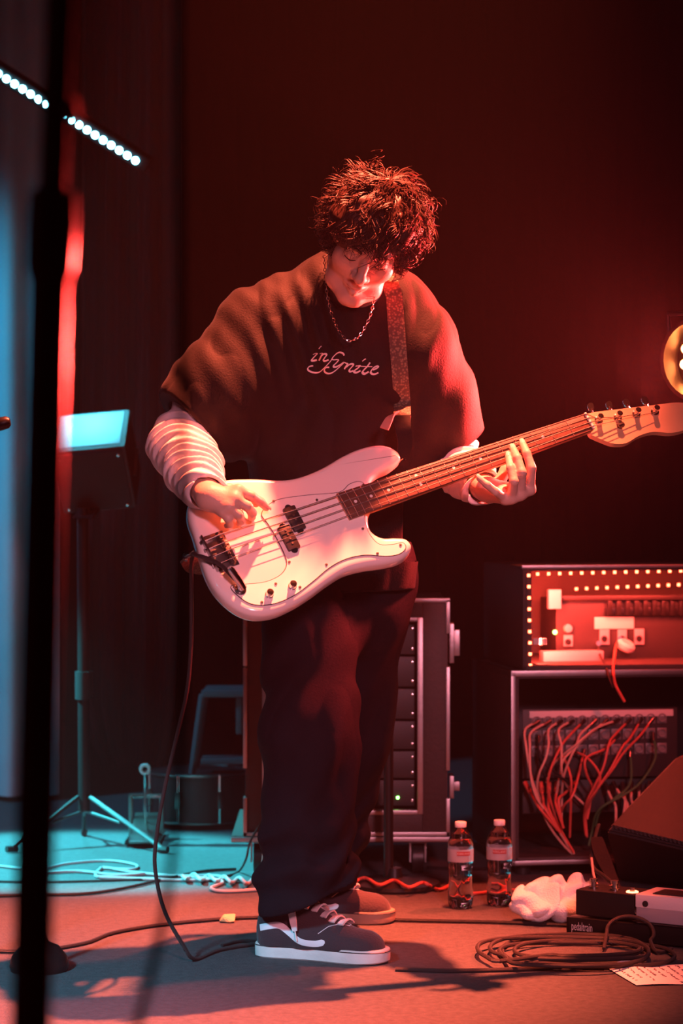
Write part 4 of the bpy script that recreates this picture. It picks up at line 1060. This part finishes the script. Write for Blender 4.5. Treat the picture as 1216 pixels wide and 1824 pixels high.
for k in range(13): dot_at(AP(1026 + k * 18.2, 1049 - k * .75, .40))
for nm, c0_, tgt, sx, sy in (('strip_glow', AP(960, 1105, .06), AP(1100, 1105, .25), .01, .24), ('strip_glow', AP(1100, 1018, .06), AP(1100, 1120, .25), .5, .012)):
    lo_ = lamp(nm, 'AREA', c0_, 13.0, (1, .05, .03), tgt, .05, parent=None); lo_.data.shape = 'RECTANGLE'; lo_.data.size = sx; lo_.data.size_y = sy
DD = .24
dev = apx(962, 1330, 1062, 1178, DD + .18, .18, 'preamp_unit', 'dark_panel', amp)
apx(975, 1330, 1060, 1068, DD + .0, .02, 'unit_lip', 'black_plastic', dev); apx(1076, 1330, 1082, 1096, DD, .012, 'heat_sink', 'black_metal', dev)
for k in range(9): apx(1080 + k * 16, 1088 + k * 16, 1070, 1096, DD - .012, .012, 'fin', 'black_metal', dev)
apx(1058, 1128, 1099, 1120, DD, .004, 'label_tape', 'tape_white', dev)
for (x0, x1, y0, y1) in ((1067, 1084, 1121, 1148), (1099, 1115, 1121, 1148), (1129, 1146, 1120, 1148), (1003, 1019, 1131, 1151)):
    jk = apx(x0, x1, y0, y1, DD, .006, 'jack', 'pedal_grey', dev); c = AP((x0 + x1) / 2, y0 + (y1 - y0) * .62, DD - .006)
    MB().lathe([(.0085, 0), (.0085, .003), (.0055, .0035), (.0052, .0005), (.0001, .0004)], 14, c, RF).build('jack_ring', 'black_plastic', jk)
MB().lathe([(.012, 0), (.011, .014), (.001, .016)], 16, AP(1010, 1119, DD), RF).build('knob', 'pedal_grey', dev)
MB().lathe([(.006, 0), (.005, .004), (.0005, .006)], 12, AP(988, 1126, DD), RF).build('status_led', 'led_green', dev)
apx(949, 973, 1137, 1148, .06, .004, 'lit_label', 'tape_white', amp); apx(960, 1066, 1158, 1177, .20, .05, 'power_strip', 'pedal_grey', amp)
apx(974, 996, 1050, 1084, DD - .02, .02, 'bracket', 'pedal_grey', amp)
for i, L_ in enumerate(([(1066, 1146), (1065, 1158), (1072, 1175), (1082, 1196), (1092, 1225)], [(1104, 1138), (1097, 1150), (1094, 1170), (1092, 1192), (1096, 1220), (1112, 1250)])):
    offs = [DD - .01, DD - .05, DD - .14, -.02, -.03, -.03]
    c = cable('jack_lead', [AP(x, y, offs[j]) for j, (x, y) in enumerate(L_)], .0036, 'cable_red' if i else 'cable_black', ('red' if i else 'black') + ' lead plugged into the preamp, hanging over the rack edge')
    MB().tube([AP(*L_[0], DD - .002), AP(*L_[0], DD - .03)], .007, 10).build('plug', 'silver', c)
o = tag(MB().lathe([(.02, -.012), (.026, -.006), (.026, .006), (.02, .012)], 18, AP(1114, 1150, DD - .03), frame((.4, -.3, .8))).build('tape_tag', 'tape_white', amp), 'pale oval tag on the jack')

# ---- tilted floor monitor at the right
wm = empty('floor_monitor', F(1200, 1585), 'tilted wedge floor monitor with a dark mesh grille behind the pedals', 'speaker')
A, B_, C_, D_ = P(1205, 1347, 6.00), P(1076, 1480, 5.74), P(1330, 1540, 5.56), P(1430, 1390, 5.86)
gn = (B_ - A).cross(C_ - A).normalized(); gn = gn if gn.y < 0 else -gn
E, E2 = F(1100, 1568), F(1325, 1590)
bk = Vector((.10, .26, 0))
hull([A, B_, C_, D_, E, E2, A + bk * .5, D_ + bk * .5, E + bk * 1.1, E2 + bk * 1.1], 'cabinet', 'tolex', wm, .008)
gr = [A.lerp(C_, .03), B_.lerp(D_, .03), C_.lerp(A, .03), D_.lerp(B_, .03)]
hull([p + gn * .001 for p in gr] + [p + gn * .012 for p in gr], 'grille', 'grille', wm, .004)

# ---- pedalboard and pedals
PO = F(1008, 1668); P1 = (F(1216, 1691) - PO).normalized(); P2 = Z.cross(P1); PM = Matrix((P1, P2, Z)).transposed()
def pb(x0, x1, y0, y1, z0, z1, name, mat, parent, bev=.003):
    return MB().box((x1 - x0, y1 - y0, z1 - z0), PO + P1 * (x0 + x1) / 2 + P2 * (y0 + y1) / 2 + Z * (z0 + z1) / 2, PM, bev).build(name, mat, parent)
board = empty('pedalboard', PO + P1 * .25 + P2 * .1, 'low black pedalboard with white lettering on its front rail', 'pedalboard')
pb(0, .52, 0, .012, .006, .044, 'front_rail', 'black_metal', board); pb(0, .52, .05, .10, .038, .046, 'slat', 'black_metal', board); pb(0, .52, .125, .175, .040, .048, 'slat', 'black_metal', board)
pb(0, .52, .19, .20, .006, .048, 'back_rail', 'black_metal', board); pb(0, .012, 0, .20, .006, .044, 'end_bar', 'black_metal', board); pb(.508, .52, 0, .20, .006, .044, 'end_bar', 'black_metal', board); pb(0, .52, 0, .04, .038, .045, 'slat', 'black_metal', board)
for a in (.02, .49):
    for d in (.01, .18): MB().cyl(PO + P1 * a + P2 * d, PO + P1 * a + P2 * d + Z * .008, .010).build('rubber_foot', 'black_plastic', board)
text_mesh('pedaltrain', .0185, lambda x, y: PO + P1 * (.040 + x * .72) - P2 * .0008 + Z * (.025 + y * 1.5), 'lettering', 'tape_white', board)
pd = empty('effects_pedal', PO + P1 * .10 + P2 * .05 + Z * .048, 'plain black double footswitch pedal with a glowing red ring, on the pedalboard', 'pedal')
pb(.018, .165, .010, .105, .049, .108, 'housing', 'black_metal', pd, .005)
for a, d in ((.045, .05), (.098, .05)):
    c = PO + P1 * a + P2 * d + Z * .108
    MB().lathe([(.011, -.001), (.011, .003), (.007, .004), (.0065, .013), (.009, .014), (.009, .021), (.001, .022)], 16, c).build('footswitch', 'dark_chrome', pd)
c = PO + P1 * .146 + P2 * .04 + Z * .108
MB().tube([c + Vector((.012 * math.cos(2 * PI * k / 18), .012 * math.sin(2 * PI * k / 18), .001)) for k in range(18)], .0022, 6, closed=True).build('light_ring', 'led_pedal', pd)
MB().lathe([(.006, 0), (.006, .010), (.001, .011)], 12, c).build('footswitch', 'dark_chrome', pd)
wp = empty('effects_pedal', PO + P1 * .26 + P2 * .05 + Z * .046, 'white two-tier stomp pedal at the right end of the pedalboard', 'pedal')
pb(.172, .30, .004, .115, .047, .086, 'base', 'pedal_grey', wp, .003); pb(.171, .30, .002, .115, .082, .112, 'treadle', 'pedal_white', wp, .003); pb(.205, .285, .02, .085, .1115, .1145, 'tread_pad', 'black_plastic', wp, .001)
pb(.165, .30, .0, .115, .050, .052, 'base_plate', 'black_metal', wp, .0008); MB().cyl(PO + P1 * .162 + P2 * .02 + Z * .068, PO + P1 * .178 + P2 * .02 + Z * .068, .007).build('jack', 'chrome', wp)
MB().cyl(PO + P1 * .196 + P2 * .0 + Z * .092, PO + P1 * .196 + P2 * .004 + Z * .092, .007).build('screw_hole', 'black_plastic', wp)
# flat black leads standing up from the black pedal
cable('pedal_lead', [PO + P1 * .118 + P2 * .06 + Z * .10, P(1074, 1560, 5.50), P(1056, 1545, 5.55), P(1053, 1520, 5.62), P(1060, 1490, 5.68), P(1066, 1470, 5.72), P(1064, 1500, 5.80), F(1058, 1578, .006)], .005, 'cable_black', 'black lead rising from the black pedal in front of the floor monitor')
o = tag(MB().ribbon(catmull([P(1062, 1492, 5.66), P(1070, 1520, 5.60), P(1086, 1556, 5.54), P(1100, 1584, 5.48)], 6), [.026, .029, .031, .033, .034, .035, .036, .036, .036, .034, .032, .03, .028, .026, .024, .022, .02, .02, .018], Vector((.95, .2, .1)), .004).build('hook_strap', 'leather'), 'twisted flat black strap standing between pedal and floor monitor', 'strap')
cable('signal_lead', [P(1053, 1528, 5.54), P(1055, 1545, 5.52), P(1058, 1562, 5.50), P(1068, 1582, 5.47), PO + P1 * .08 + P2 * .08 + Z * .112], .0028, 'cable_pale', 'short pale lead curving down to the black pedal')

# ---- towel
tw = SDF(); T0 = F(990, 1634)
for (px, py, r) in ((935, 1612, .030), (958, 1592, .036), (985, 1586, .034), (1010, 1592, .032), (1032, 1580, .024), (1045, 1584, .018), (1000, 1622, .026), (960, 1622, .026), (1025, 1618, .022)):
    q = P(px, py, 5.55 + (1600 - py) * .002); tw.ell((q.x, q.y, max(q.z, r * .75)), (r * 1.2, r * 1.1, r * .85), None, .03)
tw.disp(lambda p: .0075 * ridge(wav(p, (46, 40, 48), .9)) + .0045 * np.sin(p[:, 0] * 60 - p[:, 2] * 85 + 2.5 * np.sin(p[:, 1] * 30 + p[:, 0] * 20)))
tw.cut((0, 0, .001), (0, 0, -1))
tag(obj('towel', tw.mesh('towel', np.array(T0) - np.array((.16, .16, .01)), np.array(T0) + np.array((.16, .16, .16)), .0028), 'towel'), 'crumpled white towel lying behind the black pedal', 'towel')

# ---- water bottles
def bottle(px, py, label, rot):
    c = F(px, py); root = empty('water_bottle', c, label, 'bottle', 'water bottles on the stage')
    prof = [(.004, .004), (.018, .0015), (.027, .002), (.0305, .010), (.031, .022), (.0308, .040), (.0300, .052), (.0285, .060), (.0290, .064), (.0280, .070), (.0287, .074), (.0277, .080), (.0287, .084), (.0282, .090), (.0300, .098),
            (.0315, .108), (.0315, .112), (.0313, .114), (.0313, .146), (.0315, .148), (.0312, .154), (.0290, .166), (.0225, .180), (.0155, .190), (.0122, .195), (.0120, .198), (.0138, .1985), (.0138, .2000), (.0118, .2005), (.0118, .205)]
    petal = lambda r, z, a: r * (1 - (.16 * max(0, 1 - z / .018)) * (0.5 + 0.5 * math.cos(5 * a + rot)))
    MB().lathe(prof, 40, c, mod=petal).build('shell', 'bottle', root)
    inner = [(.003, .007), (.024, .006), (.0295, .014), (.0300, .040), (.0272, .062), (.0270, .082), (.0290, .100), (.0304, .112), (.0304, .146), (.0302, .154), (.0282, .165), (.0260, .1705), (.001, .1705)]
    MB().lathe(inner, 36, c).build('water', 'water', root)
    MB().lathe([(.0136, .197), (.0138, .199), (.0138, .2085), (.0130, .2098), (.001, .210)], 28, c, mod=lambda r, z, a: r * (1 + .012 * math.cos(40 * a) * (z < .2095))).build('cap', 'cap_white', root)
    lab = MB(); n = 40; vs = []
    for k in range(n + 1):
        a = 2 * PI * k / n
        for z_ in (.115, .1455): vs.append(c + Vector((.0319 * math.cos(a), .0319 * math.sin(a), z_)))
    lab.add(vs, [(2 * k, 2 * k + 2, 2 * k + 3, 2 * k + 1) for k in range(n)]); lb = lab.build('label_band', 'bottle_label', root, fix=False)
    wrap = lambda x, y, rr: c + Vector((rr * math.sin((x + rot * .004) / .032), -rr * math.cos((x + rot * .004) / .032), .136 + y))
    vs = [wrap(-.017 + .034 * k / 10, yy, .0322) for k in range(11) for yy in (-.005, .005)]
    MB().add(vs, [(2 * k, 2 * k + 2, 2 * k + 3, 2 * k + 1) for k in range(10)]).build('label_panel', 'label_red', lb, fix=False)
    text_mesh('KIRKLAND', .0072, lambda x, y: wrap(x * .92, y, .0325), 'lettering', 'tape_white', lb)
bottle(820, 1617, 'clear water bottle with white cap, nearer the player', 1.6)
bottle(889, 1613, 'clear water bottle with white cap, beside the towel', -.4)

# ---- coiled cable, set list, tape
rnd = random.Random(5); co = []; cc = F(1022, 1701)
for k in range(5 * 22 + 8):
    a = -2.2 + 2 * PI * k / 22; lp = k // 22
    rx = .165 + .035 * math.sin(lp * 2.1) + .012 * math.sin(a * 1.7); ry = .145 + .03 * math.cos(lp * 1.7) + .012 * math.cos(a * 1.3)
    co.append(cc + Vector((.03 * math.sin(lp * 1.3) + rx * math.cos(a), -.01 + .03 * math.cos(lp * 2.3) + ry * math.sin(a), .006 + .003 * lp + .002 * math.sin(a * 3))))
tail = [F(1000, 1722, .006), F(900, 1727, .005), F(800, 1729, .005), F(740, 1727, .005), F(704, 1726, .005)]
cable('coiled_cable', tail[::-1] + co, .0047, 'cable_woven', 'black woven cable coiled on the floor in front of the pedalboard', seg=3)
lp_ = [F(1075, 1690, .007)] + [F(1122, 1688) + Vector((.052 * math.cos(a) - .0, .03 * math.sin(a), .034 + .030 * math.sin(a))) for a in np.linspace(PI, -.6, 12)] + [F(1170, 1696, .006), F(1196, 1690, .006)]
cable('cable_loop', lp_, .0042, 'cable_woven', 'loose loop of black woven cable standing up before the pedalboard', seg=4)
pa = [F(1075, 1723), F(1133, 1757), F(1330, 1752), F(1290, 1717)]
sl = MB(); n = 14; vs = []
for i in range(n + 1):
    for j in range(9):
        a = pa[0].lerp(pa[3], i / n); b2 = pa[1].lerp(pa[2], i / n); q = a.lerp(b2, j / 8); t = i / n
        q.z = .0015 + .010 * math.exp(-((t - .18) / .12) ** 2) * (1 - j / 8) ** 2 + .0012 * (1 + math.sin(t * 9)); vs.append(q)
fs = [(i * 9 + j, (i + 1) * 9 + j, (i + 1) * 9 + j + 1, i * 9 + j + 1) for i in range(n) for j in range(8)]
N_ = len(vs); vs2 = [v - Vector((0, 0, .0006)) for v in vs]
paper = tag(sl.add(vs + vs2, fs + [tuple(N_ + k for k in f[::-1]) for f in fs]).build('set_list', 'paper', fix=False), 'white handwritten paper lying flat on the floor at lower right', 'paper')
def on_paper(s, t):
    i = min(int(s * n), n - 1); j = min(int(t * 8), 7); fs_, ft_ = s * n - i, t * 8 - j; v = lambda a, b2: vs[a * 9 + b2]
    return v(i, j).lerp(v(i + 1, j), fs_).lerp(v(i, j + 1).lerp(v(i + 1, j + 1), fs_), ft_) + Vector((0, 0, .0006))
wr = MB()
for ln in range(9):
    s0 = .06 + ln * .075; t = .08
    tend = .55 + .38 * rnd.random()
    while t < tend:
        L_ = [on_paper(min(.99, s0 + .014 * rnd.uniform(-1, 1)), min(.98, t + .018 * k / 3 + rnd.uniform(-.006, .006))) for k in range(5)]
        wr.tube(L_, .0005, 4); t += .05 if rnd.random() > .2 else .09
tag(wr.build('handwriting', 'ink', paper, fix=False), kind='stuff')
pa2 = [F(1037, 1728), F(1076, 1729), F(1074, 1719), F(1036, 1718)]
tag(MB().add([p + Z * .0012 for p in pa2] + [p + Z * .0002 for p in pa2], [(0, 1, 2, 3), (7, 6, 5, 4), (0, 4, 5, 1), (1, 5, 6, 2), (2, 6, 7, 3), (3, 7, 4, 0)]).build('gaffer_tape', 'black_cloth', smooth=False), 'small strip of black tape by the corner of the paper', 'tape')

# ---- orange scrap
og = MB(); c = F(405, 1643)
pts = [(-.020, -.006, .004), (-.010, .010, .018), (.006, .004, .012), (.020, .008, .020), (.018, -.010, .004), (.004, -.014, .002), (-.008, -.012, .014), (.0, .014, .002), (-.016, .012, .003)]
tag(hull([c + Vector(p) for p in pts], 'crumpled_scrap', 'orange_paper', None, .0015), 'small crumpled orange scrap on the floor left of the shoes', 'paper scrap')

# ---- round-based stand behind the player's feet and the wavy red cable over it
b0 = F(702, 1580)
ms = empty('microphone_stand', b0, 'black round-based stand rising behind the far shoe', 'mic stand')
MB().lathe([(.118, 0), (.120, .006), (.116, .014), (.05, .020), (.022, .026), (.018, .05)], 40, b0).build('round_base', 'black_metal', ms)
MB().cyl(b0 + Vector((-.015, 0, .02)), b0 + Vector((-.015, 0, .52)), .0125).build('pole', 'black_metal', ms)
MB().cyl(b0 + Vector((-.015, 0, .50)), b0 + Vector((-.015, 0, .56)), .018).build('clutch', 'black_plastic', ms)
wv = []
for k in range(26):
    t = k / 25; px = 610 + 200 * t; wv.append(F(px, 1566 + 16 * t + 5 * math.sin(t * 24), .024 if .05 < t < .8 else .006))
cable('curly_red_cable', wv + [F(840, 1592, .005), F(900, 1585, .005), F(960, 1592, .005)], .0045, 'cable_red', 'wavy red cable lying over the round stand base', seg=3)

# ---- instrument cable from the bass to the floor
jp = G(ju, jv, .010)
ic = [jp + GW_ * .012, GP(415, 1028, .028), GP(395, 1008, .026), GP(372, 996, .018), GP(352, 990, .004), GP(342, 992, -.03), P(341, 1060, 4.80), P(340, 1150, 4.84), P(333, 1230, 4.88), P(315, 1310, 4.92), P(294, 1400, 4.95), P(280, 1480, 4.97), P(276, 1545, 4.99), P(292, 1620, 5.02),
      P(325, 1682, 5.04), F(347, 1708, .006), F(390, 1692, .005), F(450, 1682, .005), F(520, 1675, .005)]
icb = cable('instrument_cable', ic, .0044, 'cable_woven', 'black woven cable plugged into the bass and hanging to the floor', seg=8)
pl_d = (GP(415, 1028, .028) - jp).normalized()
MB().tube([jp - GW_ * .004, jp + GW_ * .012], .0075, 12).build('plug_tip', 'chrome', icb)
MB().tube([jp + GW_ * .010 - pl_d * .006, jp + GW_ * .014 + pl_d * .012, jp + GW_ * .014 + pl_d * .040, jp + GW_ * .014 + pl_d * .046], [.0078, .0080, .0070, .005], 12).build('plug_body', 'chrome', icb)

# ---- cables lying about on the floor at left and centre
FL = [('long black cable crossing the floor from the left pole to the shoes', [(-20, 1694), (60, 1694), (150, 1680), (200, 1662), (280, 1648), (380, 1638), (470, 1634), (600, 1636), (760, 1640), (900, 1643), (1010, 1648)], .0042, 'cable_black'),
      ('thin dark cable bowing across the cyan-lit floor', [(-20, 1596), (60, 1594), (150, 1592), (220, 1582), (290, 1566), (360, 1552), (420, 1548)], .004, 'cable_black'),
      ('thin straight dark cable along the cyan-lit floor', [(-20, 1570), (80, 1571), (180, 1569), (300, 1566), (440, 1572)], .003, 'cable_black'),
      ('pale looped cable lying flat on the cyan-lit floor', [(-20, 1540), (60, 1548), (120, 1538), (190, 1533), (240, 1540), (236, 1548), (180, 1546)], .0035, 'pedal_grey'),
      ('bunched grey cable in the middle of the cyan-lit floor', [(60, 1556), (140, 1552), (200, 1558), (260, 1556), (176, 1562), (178, 1548), (190, 1546), (240, 1554), (310, 1560), (380, 1560), (398, 1566), (330, 1568), (240, 1565), (178, 1563)], .0042, 'pedal_grey'),
      ('black cable lying past the rear of the instrument cable', [(395, 1684), (430, 1676), (480, 1680), (560, 1690)], .004, 'cable_black'),
      ('grey cable looping beside the left leg of the jeans', [(330, 1562), (380, 1566), (396, 1572), (376, 1582), (400, 1588), (470, 1584)], .0045, 'pedal_grey'),
      ('dark cable along the floor behind the water bottles', [(760, 1545), (830, 1548), (900, 1546), (960, 1552)], .004, 'cable_black')]
for lb, L_, r, mt in FL: cable('floor_cable', [F(x, y, r + .001) for x, y in L_], r, mt, lb, 'cables on the stage floor')
wv = [F(325 + 150 * k / 28, 1560 + 12 * k / 28 + (5 * math.sin(k * 1.25)), .010 + .006 * math.sin(k * 1.25 + 1)) for k in range(29)]
cable('twisted_cable', wv, .0048, 'pedal_grey', 'pale twisted cable running from the cyan floor to the jeans', seg=3)
cable('case_lead', [P(478, 1440, 6.17), P(462, 1470, 6.15), P(445, 1500, 6.12), P(438, 1530, 6.1), F(425, 1552, .004), F(405, 1560, .004)], .003, 'cable_black', 'thin black lead dangling from the road case')

# ---- compact speaker on a tripod pole
sb = F(150, 1506); sp = empty('speaker_stand', sb, 'black tripod speaker stand in front of the gathered drape', 'speaker stand')
top = P(148, 905, sb.y)
MB().cyl(sb + Z * .10, top, .017).build('pole', 'black_metal', sp)
MB().cyl(sb + Z * .42, sb + Z * .50, .026).build('collar', 'black_plastic', sp)
for tx, ty in ((292, 1513), (20, 1512), (150, 1482)):
    e = F(tx, ty, .012); lg = MB().tube([sb + Z * .14 + (e - sb).normalized() * .02, e], .0065, 8).build('leg', 'alu' if tx > 200 else 'black_metal', sp)  # right leg in bright metal: its cyan highlight is put into the material
    MB().tube([e - (e - sb).normalized() * .02, e + (e - sb).normalized() * .015], .0095, 8).build('rubber_foot', 'black_plastic', lg)
    MB().tube([sb + Z * .10, sb.lerp(e, .45) + Z * .07], .004, 6).build('brace', 'alu' if tx > 200 else 'black_metal', sp)  # brace of that leg likewise brightened to stand for the highlight
spk = empty('small_speaker', top, 'compact black speaker with its cyan-lit top tipped forward, on the tripod pole', 'speaker')
RT = Matrix.Rotation(math.radians(34), 3, 'X') @ Matrix.Rotation(math.radians(-6), 3, 'Y')
scn = P(172, 822, sb.y + .06)
MB().box((.215, .20, .215), scn, RT, .010).build('cabinet', 'tolex', spk)
MB().box((.195, .012, .195), scn + RT @ Vector((0, -.103, 0)), RT, .004).build('grille', 'grille', spk)
MB().box((.19, .17, .003), scn + RT @ Vector((-.004, 0, .108)), RT, .001).build('top_plate', 'pedal_grey', spk)
MB().tube([scn + RT @ Vector((.112, -.06, -.02)), scn + RT @ Vector((.122, 0, .03)), scn + RT @ Vector((.112, .06, -.02))], .005, 8).build('bracket', 'alu', spk)
for x, y in ((.085, .085), (-.085, .085), (.085, -.085), (-.085, -.085)): MB().lathe([(.006, 0), (.004, .003), (.001, .004)], 8, scn + RT @ Vector((x, -.110, y)), RT @ frame((0, -1, 0))).build('corner_screw', 'chrome', spk)
hull([top + Vector((x, y, -.03)) for x in (-.03, .03) for y in (-.03, .03)] + [scn + RT @ Vector((x, y, -.10)) for x in (-.03, .03) for y in (-.03, .03)], 'mount', 'black_metal', spk, .003)

# ---- cyan LED batten, high up at left
b1, b2 = P(-46, 104, 7.3), P(241, 286, 7.3); bd = (b2 - b1).normalized()
bt = empty('led_batten', (b1 + b2) / 2, 'slanting batten of bright cyan LEDs high at the upper left', 'stage light')
BF = Vector((.25, -.80, -.55)); BF = (BF - bd * BF.dot(bd)).normalized(); BR = frame(BF, bd)
MB().box(((b2 - b1).length + .08, .05, .05), (b1 + b2) / 2 - BF * .03, BR, .006).build('housing', 'black_metal', bt)
ln = MB().lathe([(.0001, .006), (.007, .005), (.0105, .002), (.011, 0)], 12).mesh('led_lens'); ln.materials.append(MATS['led_cyan'])
for k in range(21):
    o = obj('led_lens', ln, None, bt); o.matrix_basis = Matrix.Translation(b1.lerp(b2, k / 20)) @ BR.to_4x4()
MB().tube([(b1 + b2) / 2 - BF * .05, (b1 + b2) / 2 - BF * .05 + Z * 2.4], .018, 8).build('hanging_pipe', 'black_metal', bt)
lamp('batten_beam', 'SPOT', (b1 + b2) / 2 + BF * .06, 300, (.08, .72, .95), (-.78, 6.9, 1.15), .12, 34, .7)

# ---- drum, pedal, step stool in the dark behind
dc = F(342, 1494); dc.y += .32
dr = empty('snare_drum', dc, 'black drum with thin metal hoops on the floor left of the road case', 'drum')
MB().lathe([(.150, .015), (.155, .018), (.155, .158), (.150, .161), (.001, .160)], 40, dc).build('shell', 'black_plastic', dr)
for z_ in (.020, .162): MB().tube([dc + Vector((.160 * math.cos(2 * PI * k / 48), .160 * math.sin(2 * PI * k / 48), z_)) for k in range(48)], .0035, 6, closed=True).build('hoop', 'dark_chrome', dr)
for k in range(8):
    a = 2 * PI * k / 8 - 1.9; q = dc + Vector((.162 * math.cos(a), .162 * math.sin(a), .09))
    lg = MB().box((.014, .014, .05), q, Matrix.Rotation(a, 3, 'Z'), .003).build('lug', 'dark_chrome', dr); MB().cyl(q - Z * .07, q + Z * .075, .003, 6).build('tension_rod', 'chrome', lg)
kp = empty('drum_pedal', F(258, 1500), 'drum pedal with a round cyan-catching beater beside the drum', 'drum pedal')
q = P(258, 1370, 6.75); fq = F(258, 1500)
MB().tube([q + Vector((.012 * math.cos(2 * PI * k / 20), 0, .012 * math.sin(2 * PI * k / 20))) for k in range(20)], .0048, 8, closed=True).build('beater', 'cap_white', kp)
MB().tube([q - Z * .014, P(258, 1440, 6.8), P(262, 1478, 6.85)], .004, 6).build('rod', 'chrome', kp)
MB().box((.10, .26, .008), (fq.x, 6.85, .012), bev=.002).build('base_plate', 'black_metal', kp); MB().box((.07, .22, .008), (fq.x, 6.80, .045), Matrix.Rotation(math.radians(14), 3, 'X'), .002).build('footboard', 'dark_chrome', kp)
for s in (-.045, .045): MB().cyl((fq.x + s, 6.87, .012), (fq.x + s, 6.87, .13), .007, 8).build('post', 'dark_chrome', kp)
MB().cyl((fq.x - .05, 6.87, .128), (fq.x + .05, 6.87, .128), .006, 8).build('axle', 'chrome', kp)
so = P(420, 1480, 7.15); so.z = 0
stl = empty('step_stool', so, 'dim grey step stool half hidden behind the road case', 'stool')
zt_ = P(400, 1228, 7.15).z
MB().box((.26, .20, .022), (so.x + .03, 7.22, zt_ - .011), bev=.006).build('top', 'stool_grey', stl)
for sx, tilt in ((-.10, -.055), (.16, .055)):
    for dy in (0, .14): MB().tube([(so.x + sx, 7.15 + dy, zt_ - .015), (so.x + sx + tilt, 7.13 + dy * 1.2, .0)], .012, 8).build('leg', 'stool_grey', stl)
MB().box((.27, .10, .018), (so.x + .03, 7.17, zt_ * .48), bev=.004).build('step', 'stool_grey', stl)
for sx in (-.02, .04): MB().box((.018, .012, .11), (so.x + .03 + sx, 7.14, zt_ - .08), bev=.003).build('brace', 'stool_grey', stl)

# ---- microphone stand at the left edge (domed base, boom microphone just entering the frame)
lb0 = F(70, 1728)
ls = empty('domed_stand', lb0, 'black stand with a domed base at the lower left, behind the blurred pole', 'mic stand')
MB().lathe([(.060, 0), (.063, .010), (.058, .030), (.042, .050), (.020, .060), (.014, .075)], 36, lb0).build('domed_base', 'black_metal', ls)
tp = P(76, 880, lb0.y)
MB().tube([lb0 + Z * .06, tp], .010, 10).build('pole', 'stand_black', ls)
MB().tube([tp - Z * .03, tp + Z * .03], .016, 12).build('clutch', 'black_plastic', ls)
mb0 = Vector((P(-170, 800, 4.75).x, 4.78, 0))
lmc = empty('boom_microphone', mb0, 'dark microphone tip poking in at the left edge of the frame', 'microphone')
MB().lathe([(.11, 0), (.11, .012), (.03, .028), (.014, .05)], 32, mb0).build('base', 'black_metal', lmc)
MB().tube([mb0 + Z * .03, Vector((mb0.x, 4.78, 1.12))], .010, 10).build('pole', 'stand_black', lmc)
MB().tube([Vector((mb0.x - .05, 4.78, 1.09)), P(-60, 768, 4.75)], .008, 8).build('boom', 'stand_black', lmc)
MB().tube([P(-66, 769, 4.75), P(-40, 763, 4.73), P(-8, 757, 4.7)], [.010, .012, .014], 12).build('handle', 'black_plastic', lmc)
MB().tube([P(-10, 757.5, 4.7), P(2, 755, 4.7), P(13, 752, 4.7), P(18, 751, 4.7)], [.0135, .0135, .0125, .008], 14).build('head', 'black_metal', lmc)

# ---- out-of-focus stand and hanging lead close to the camera
YF = 1.75
fs0 = P(50, 2000, YF); fs0.z = 0; fs0.x = P(36, 1824, YF).x - .012
fst = empty('foreground_stand', fs0, 'blurred dark metal stand pole close to the camera at the left', 'mic stand')
jt = P(88, 470, YF)
MB().tube([fs0 + Z * .01, P(55, 1824, YF), jt], .0148, 20).build('lower_tube', 'stand_black', fst)
MB().tube([P(87, 500, YF), P(88, 480, YF), P(92, 400, YF), P(94, 345, YF), P(95, 335, YF)], [.0155, .018, .019, .018, .012], 18).build('clutch', 'stand_black', fst)
MB().tube([jt, P(112, -120, YF)], .0105, 16).build('upper_tube', 'stand_black', fst)
MB().tube([P(92, 205, YF), P(118, 200, YF), P(140, 196, YF)], [.009, .008, .010], 12).build('clutch_knob', 'leather_pink', fst)
MB().lathe([(.14, 0), (.14, .01), (.03, .025), (.017, .04)], 32, fs0).build('base', 'black_metal', fst)
hc = [P(316, -140, 1.65), P(319, 200, 1.65), P(323, 600, 1.65), P(325, 950, 1.65), P(322, 1280, 1.65), P(312, 1480, 1.65), P(290, 1640, 1.64), P(262, 1760, 1.63), P(230, 1880, 1.62), P(190, 2080, 1.6), P(150, 2600, 1.58)]
hc.append(Vector((hc[-1].x - .05, 1.56, .006))); hc.append(Vector((hc[-1].x - .3, 1.5, .006)))
hc = [Vector((hc[0].x - .02, 1.65, 2.3)), Vector((hc[0].x - .01, 1.65, 1.8))] + hc
cable('hanging_lead', hc, .0032, 'cable_black', 'blurred dark lead hanging close to the camera left of the player', seg=6)
